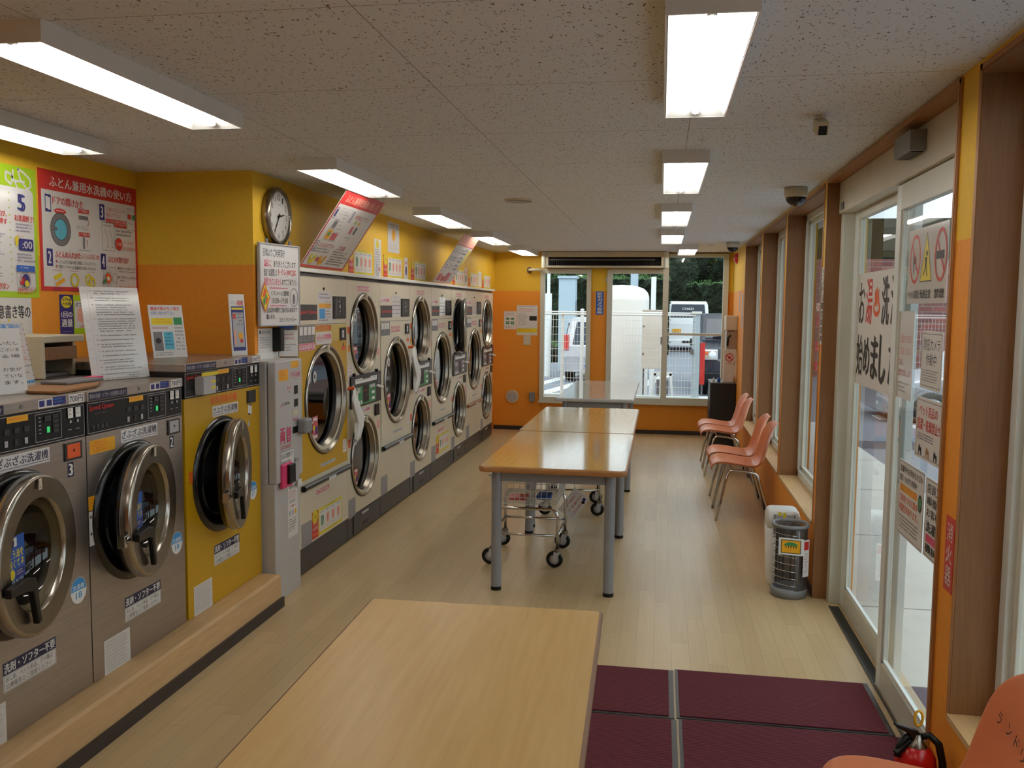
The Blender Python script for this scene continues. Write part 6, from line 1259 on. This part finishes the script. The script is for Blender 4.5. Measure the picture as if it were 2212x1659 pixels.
# cars: built along +x (front), sitting on z=0
def car(name, label, L, Wd, Hh, paint, loc, rz, van=False, sign=None):
    t = thing(name, label, 'car', (0, 0, 0)); h0 = .24; hb = Hh*.56; r = .3
    if van == 'wagon': body = [(-L/2+.02, h0), (-L/2, .6), (-L/2+.04, hb), (-L/2+.42, Hh*.97), (-L/2+.75, Hh), (L*.1, Hh), (L*.27, hb+.02), (L*.45, hb-.1), (L/2, .62), (L/2, h0)]
    elif van == 'jeep': body = [(-L/2, h0+.1), (-L/2, Hh-.04), (-L/2+.06, Hh), (L*.12, Hh), (L*.19, Hh*.66), (L*.47, Hh*.6), (L*.49, .75), (L/2, .7), (L/2, h0+.1)]
    else: body = [(-L/2, h0), (-L/2, hb), (-L/2+.13, Hh-.08), (-L/2+.25, Hh), (L*.32, Hh), (L*.43, hb+.15), (L/2, hb-.1), (L/2, h0)]
    m = MB(); n = len(body); rings = []
    for (yy, kx, kz) in ((-1, .985, .94), (-.93, 1, 1), (.93, 1, 1), (1, .985, .94)):
        rings.append([Vector((p[0]*kx, yy*Wd/2*(1-.1*max(0, (p[1]-hb)/(Hh-hb))), h0+(p[1]-h0)*kz)) for p in body])
    m.loft(rings, paint, smooth=False); b = m.build('body', t, bevel=.05, seg=3)
    zt = Hh*.94; ti = 1-.1*.75
    # side windows
    for sy in (-1, 1):
        yb, yt = sy*(Wd/2+.004), sy*(Wd/2*.91+.004)
        segs = {'wagon': [(-L/2+.3, -L*.18), (-L*.16, L*.08)], 'jeep': [(-L/2+.15, -L*.12), (-L*.1, L*.1)]}.get(van, [(-L/2+.25, -L*.12), (-L*.1, L*.12), (L*.14, L*.3)])
        for (a, c) in segs: m = MB(); m.quad((a, yb, hb+.06), (c, yb, hb+.06), (c-.1, yt, Hh-.13), (a+.08, yt, Hh-.13), 'carglass'); m.build('side_window', t)
    if van == 'wagon': m = MB(); m.quad((-L/2+.05, -Wd*.38, hb+.05), (-L/2+.05, Wd*.38, hb+.05), (-L/2+.36, Wd*.34, Hh*.93), (-L/2+.36, -Wd*.34, Hh*.93), 'carglass'); m.build('rear_window', t)
    elif van == 'jeep':
        x0, z0, x1, z1 = L*.12, Hh, L*.19, Hh*.66
        m = MB(); m.quad((x1+.0, -Wd*.4, z1+.06), (x1+.0, Wd*.4, z1+.06), (x0+.075, Wd*.38, z0-.1), (x0+.075, -Wd*.38, z0-.1), 'carglass'); m.build('windscreen', t)
        m = MB()
        m.box(L/2-.01, L/2+.06, -Wd*.5, Wd*.5, h0+.05, h0+.24, 'black'); m.build('bumper', t, bevel=.02)
        m = MB(); m.box(L*.49, L*.505, -Wd*.22, Wd*.22, .72, .9, 'black'); m.build('grille', t)
        for sy in (-1, 1):
            m = MB(); m.box(L*.485, L*.51, sy*Wd*.36-.14, sy*Wd*.36+.14, .72, .93, 'chrome'); l = m.build('headlight', t, bevel=.02)
            MB().lathe([(0, .015), (.05, .012), (.07, 0)], (L*.51, sy*(Wd*.36-.04), .83), AX, 'carwhite', 16).build('lens', l); MB().lathe([(0, .01), (.035, 0)], (L*.51, sy*(Wd*.36+.08), .86), AX, 'ored', 12).build('indicator', l)
        m = MB(); m.tube([(x1+.035, -Wd*.3, z1+.07), (x1+.01, .0, z1+.12)], .012, 'black', 6); m.build('wiper', t)
    else:
        m = MB(); m.quad((-L/2-.004+.02, -Wd*.42, hb+.05), (-L/2-.004+.02, Wd*.42, hb+.05), (-L/2+.10, Wd*.37, Hh-.12), (-L/2+.10, -Wd*.37, Hh-.12), 'carglass'); rw = m.build('rear_window', t)
        m = MB(); m.box(-L/2-.07, -L/2, -Wd*.49, Wd*.49, h0, h0+.24, 'carwhite'); m.build('bumper', t, bevel=.02); MB().box(-L/2-.075, -L/2-.07, -.22, .22, .36, .46, 'dgrey').build('number_plate', t)
        MB().box(-L/2-.02, -L/2-.012, .25, .6, .78, .92, 'sunny').build('plate', t); MB().box(-L/2-.015, -L/2-.005, -.5, .5, .3, .45, 'black').build('rear_opening', t)
        if sign: s = Sign((-L/2+.055, .22, Hh-.25), ((0, -1, 0), (-.25, 0, -1))); s.text(sign, 0, 0, .44, .1, 'white', .01); s.build('window_lettering', rw)
    for sy in (-1, 1):
        m = MB(); 
        if van != 'jeep': m.box(-L/2-.012, -L/2+.16 if van == 'wagon' else -L/2+.05, sy*Wd*.47-.07, sy*Wd*.47+.075, .75, 1.1, 'red'); m.build('tail_light', t, bevel=.01)
        for xw in (-L*.33, L*.33):
            m = MB(); m.lathe([(.19, -.1), (r-.02, -.1), (r, -.06), (r, .06), (r-.02, .1), (.19, .1)], (xw, sy*(Wd/2-.09), r), (0, 1, 0), 'black', 28); w = m.build('wheel', t)
            m = MB(); m.lathe([(.19, .085*sy), (.16, .06*sy), (.05, .09*sy), (0, .095*sy)], (xw, sy*(Wd/2-.09), r), (0, 1, 0), 'lgrey', 20)
            for k in range(6): a = k*math.pi/3; m.cyl((xw+.04*math.cos(a), sy*(Wd/2-.0), r+.04*math.sin(a)), (xw+.18*math.cos(a), sy*(Wd/2-.0), r+.18*math.sin(a)), .018, 'carwhite', 6)
            m.build('hub_cap', w)
            m = MB(); m.lathe([(r+.05, -.01), (r+.05, .01)], (xw, sy*(Wd/2+.0), r), (0, 1, 0), 'black', 20, ang=math.pi, a0=-math.pi/2); m.build('wheel_arch', t)
        m = MB(); m.box(L*.12, L*.2, sy*(Wd/2+.02), sy*(Wd/2+.16), hb+.05, hb+.2, 'black'); m.build('wing_mirror', t, bevel=.02)
    t.location = loc; t.rotation_euler = (0, 0, rz); return t
PI = math.pi
car('silver_wagon', 'silver wagon with a red tail light behind the mesh fence in the left far window', 4.3, 1.68, 1.5, 'carsilver', (-1.36, 22.6, -.02), PI/2, 'wagon')
car('white_van', 'white van seen from behind through the tall right window', 4.4, 1.72, 2.02, 'carwhite', (1.05, 38.5, -.02), PI/2, False, 'CHAD')
car('dark_jeep', 'dark grey boxy jeep facing the tall right window', 3.4, 1.46, 1.62, 'cardark', (1.5, 19.6, -.02), -PI/2, 'jeep')
car('pale_wagon', 'pale wagon parked outside the entrance doors', 4.2, 1.65, 1.5, 'carsilver', (5.5, 15.25, -.12), PI, 'wagon')
for (x, y, lb) in ((3.78, 13.9, 'white wheel stop nearest the pale wagon outside the entrance'), (3.52, 15.1, 'farther white wheel stop seen through the far door pane'), (3.9, 10.4, 'nearer white wheel stop outside the row of windows')):
    m = MB(); m.prism([(-.09, 0), (.09, 0), (.06, .11), (-.06, .11)], (x, y-.3, -.12), (1, 0, 0), (0, 0, 1), (0, .6, 0), 'white'); o = m.build('wheel_stop', bevel=.01); tag(o, lb, 'wheel stop', 'white wheel stops')
m = MB(); m.box(2.5, 16, 24, 24.3, -.12, 3.0, 'brick'); o = out(m, 'brick_wall'); m = MB(); m.box(12.5, 12.8, -8, 24, -.12, 2.9, 'brick'); out(m, 'side_brick_wall')
t = thing('side_fence', 'white wire fence in front of the red brick wall outside the entrance', 'fence', (11, 10, -.12)); m = MB()
for i in range(150): y = -4+i*.17; m.box(11.996, 12.004, y-.006, y+.006, -.1, 1.5, 'white')
for z in (.1, .55, 1.0, 1.45): m.box(11.99, 12.0, -4, 21.5, z-.012, z+.012, 'white')
m.build('wire_mesh', t)
# planting
def leaves(m, pts, rnd, sz, mat):
    vs = []; fs = []
    for p in pts:
        a = Vector((rnd.uniform(-1, 1), rnd.uniform(-1, 1), rnd.uniform(-1, 1))).normalized()*sz*rnd.uniform(.5, 1.2); b = a.cross(Vector((rnd.uniform(-1, 1), rnd.uniform(-1, 1), 1))).normalized()*sz*rnd.uniform(.3, .6)
        c = Vector(p)+Vector((rnd.uniform(-1, 1), rnd.uniform(-1, 1), rnd.uniform(-1, 1)))*sz*.8; k = len(vs); vs += [c-a, c-b, c+a, c+b]; fs.append((k, k+1, k+2, k+3))
    m.add(vs, fs, mat)
def blob_mesh(name, mat, cx, cy, cz, rx, ry, rz_, seed, parent=None, n=26):
    rnd = random.Random(seed); ph = [rnd.random()*6.28 for _ in range(9)]; vs = []; fs = []
    for i in range(n+1):
        th = math.pi*i/n
        for k in range(n*2):
            a = math.pi*k/n; d = 1+.10*math.sin(5*a+ph[0])*math.sin(4*th+ph[1])+.08*math.sin(11*a+ph[2])*math.sin(9*th+ph[3])+.06*math.sin(19*a+ph[4]+3*th)+rnd.uniform(-.05, .05)
            vs.append((cx+rx*d*math.sin(th)*math.cos(a), cy+ry*d*math.sin(th)*math.sin(a), cz+rz_*d*math.cos(th)))
    for i in range(n):
        for k in range(2*n): fs.append((i*2*n+k, i*2*n+(k+1) % (2*n), (i+1)*2*n+(k+1) % (2*n), (i+1)*2*n+k))
    m = MB(); m.add(vs, fs, mat, True); q = []
    for _ in range(900):
        th = math.acos(rnd.uniform(-.6, 1)); a = rnd.uniform(math.pi, 2*math.pi); d = rnd.uniform(.96, 1.16)
        q.append((cx+rx*d*math.sin(th)*math.cos(a), cy+ry*d*math.sin(th)*math.sin(a), cz+rz_*d*math.cos(th)))
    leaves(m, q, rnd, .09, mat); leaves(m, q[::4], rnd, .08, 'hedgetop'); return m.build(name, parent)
def hedge(x0, x1, y0, y1, z1, label, seed, top='hedgetop'):
    rnd = random.Random(seed); t = thing('clipped_hedge', label, 'hedge', ((x0+x1)/2, y0, -.02), 0, 'hedges'); m = MB(); nx, nz = int((x1-x0)/.18), 18
    def pt(i, j): return (x0+(x1-x0)*i/nx, y0+rnd.uniform(-.12, .12), -.02+z1*j/nz+(rnd.uniform(-.06, .06) if j == nz else 0))
    g = [[pt(i, j) for j in range(nz+1)] for i in range(nx+1)]
    m.add([p for c in g for p in c], [(i*(nz+1)+j, (i+1)*(nz+1)+j, (i+1)*(nz+1)+j+1, i*(nz+1)+j+1) for i in range(nx) for j in range(nz)], 'hedge', False); leaves(m, [(rnd.uniform(x0, x1), y0-.05, rnd.uniform(0, z1)) for _ in range(int((x1-x0)*z1*150))], rnd, .07, 'hedge'); leaves(m, [(rnd.uniform(x0, x1), y0-.08, z1*rnd.uniform(.1, 1)**.5) for _ in range(int((x1-x0)*z1*16))], rnd, .06, 'tree'); m.build('leafy_face', t)
    m = MB(); vs = []
    for i in range(nx+1): vs += [g[i][nz], (g[i][nz][0], (y0+y1)/2, z1+rnd.uniform(.0, .16)), (g[i][nz][0], y1, z1+rnd.uniform(-.1, .1))]
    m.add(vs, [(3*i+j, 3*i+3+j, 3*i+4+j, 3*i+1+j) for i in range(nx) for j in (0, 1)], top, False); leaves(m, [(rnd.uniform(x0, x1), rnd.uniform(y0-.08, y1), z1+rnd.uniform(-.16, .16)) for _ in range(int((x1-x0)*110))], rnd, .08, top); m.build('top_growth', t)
hedge(-9, .3, 33.9, 35.6, 2.82, 'long clipped dark green hedge across the left and middle far windows', 3); hedge(.3, 9, 43.5, 45, 2.9, 'dark green hedge behind the white van', 4)
hedge(-9, -3.1, 28, 28.6, .5, 'low hedge strip at the left edge of the parking', 5)
def tree(x, y, r, h, label, seed, mat='tree'):
    t = thing('leafy_tree', label, 'tree', (x, y, -.02), 0, 'trees beyond the hedge'); rnd = random.Random(seed)
    MB().tube([(x, y, -.02), (x+.1, y, h*.4), (x, y, h*.8)], [.16, .13, .06], 'brown', 8).build('trunk', t)
    for k in range(4): blob_mesh('crown', mat, x+rnd.uniform(-r, r)*.6, y+rnd.uniform(-.5, .5), h+rnd.uniform(-.5, .5)*r, r*rnd.uniform(.6, .9), r*.7, r*rnd.uniform(.5, .75), seed*7+k, t, 18)
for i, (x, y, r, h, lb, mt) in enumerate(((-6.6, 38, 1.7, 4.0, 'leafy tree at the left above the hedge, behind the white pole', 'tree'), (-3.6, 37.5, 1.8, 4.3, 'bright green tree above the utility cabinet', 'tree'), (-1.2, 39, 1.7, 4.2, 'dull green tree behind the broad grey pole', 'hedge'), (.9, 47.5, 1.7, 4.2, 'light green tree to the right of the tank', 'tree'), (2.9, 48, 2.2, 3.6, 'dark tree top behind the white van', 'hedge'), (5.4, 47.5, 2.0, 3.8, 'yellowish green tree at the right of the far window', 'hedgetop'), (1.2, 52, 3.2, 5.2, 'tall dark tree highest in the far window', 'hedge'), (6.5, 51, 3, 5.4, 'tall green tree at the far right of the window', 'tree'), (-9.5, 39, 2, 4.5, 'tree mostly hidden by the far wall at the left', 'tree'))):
    tree(x, y, r, h, lb, 20+i, mt)
out(MB().box(-30, 30, 60, 60.5, -1, 7.5, 'hedge'), 'wooded_bank')
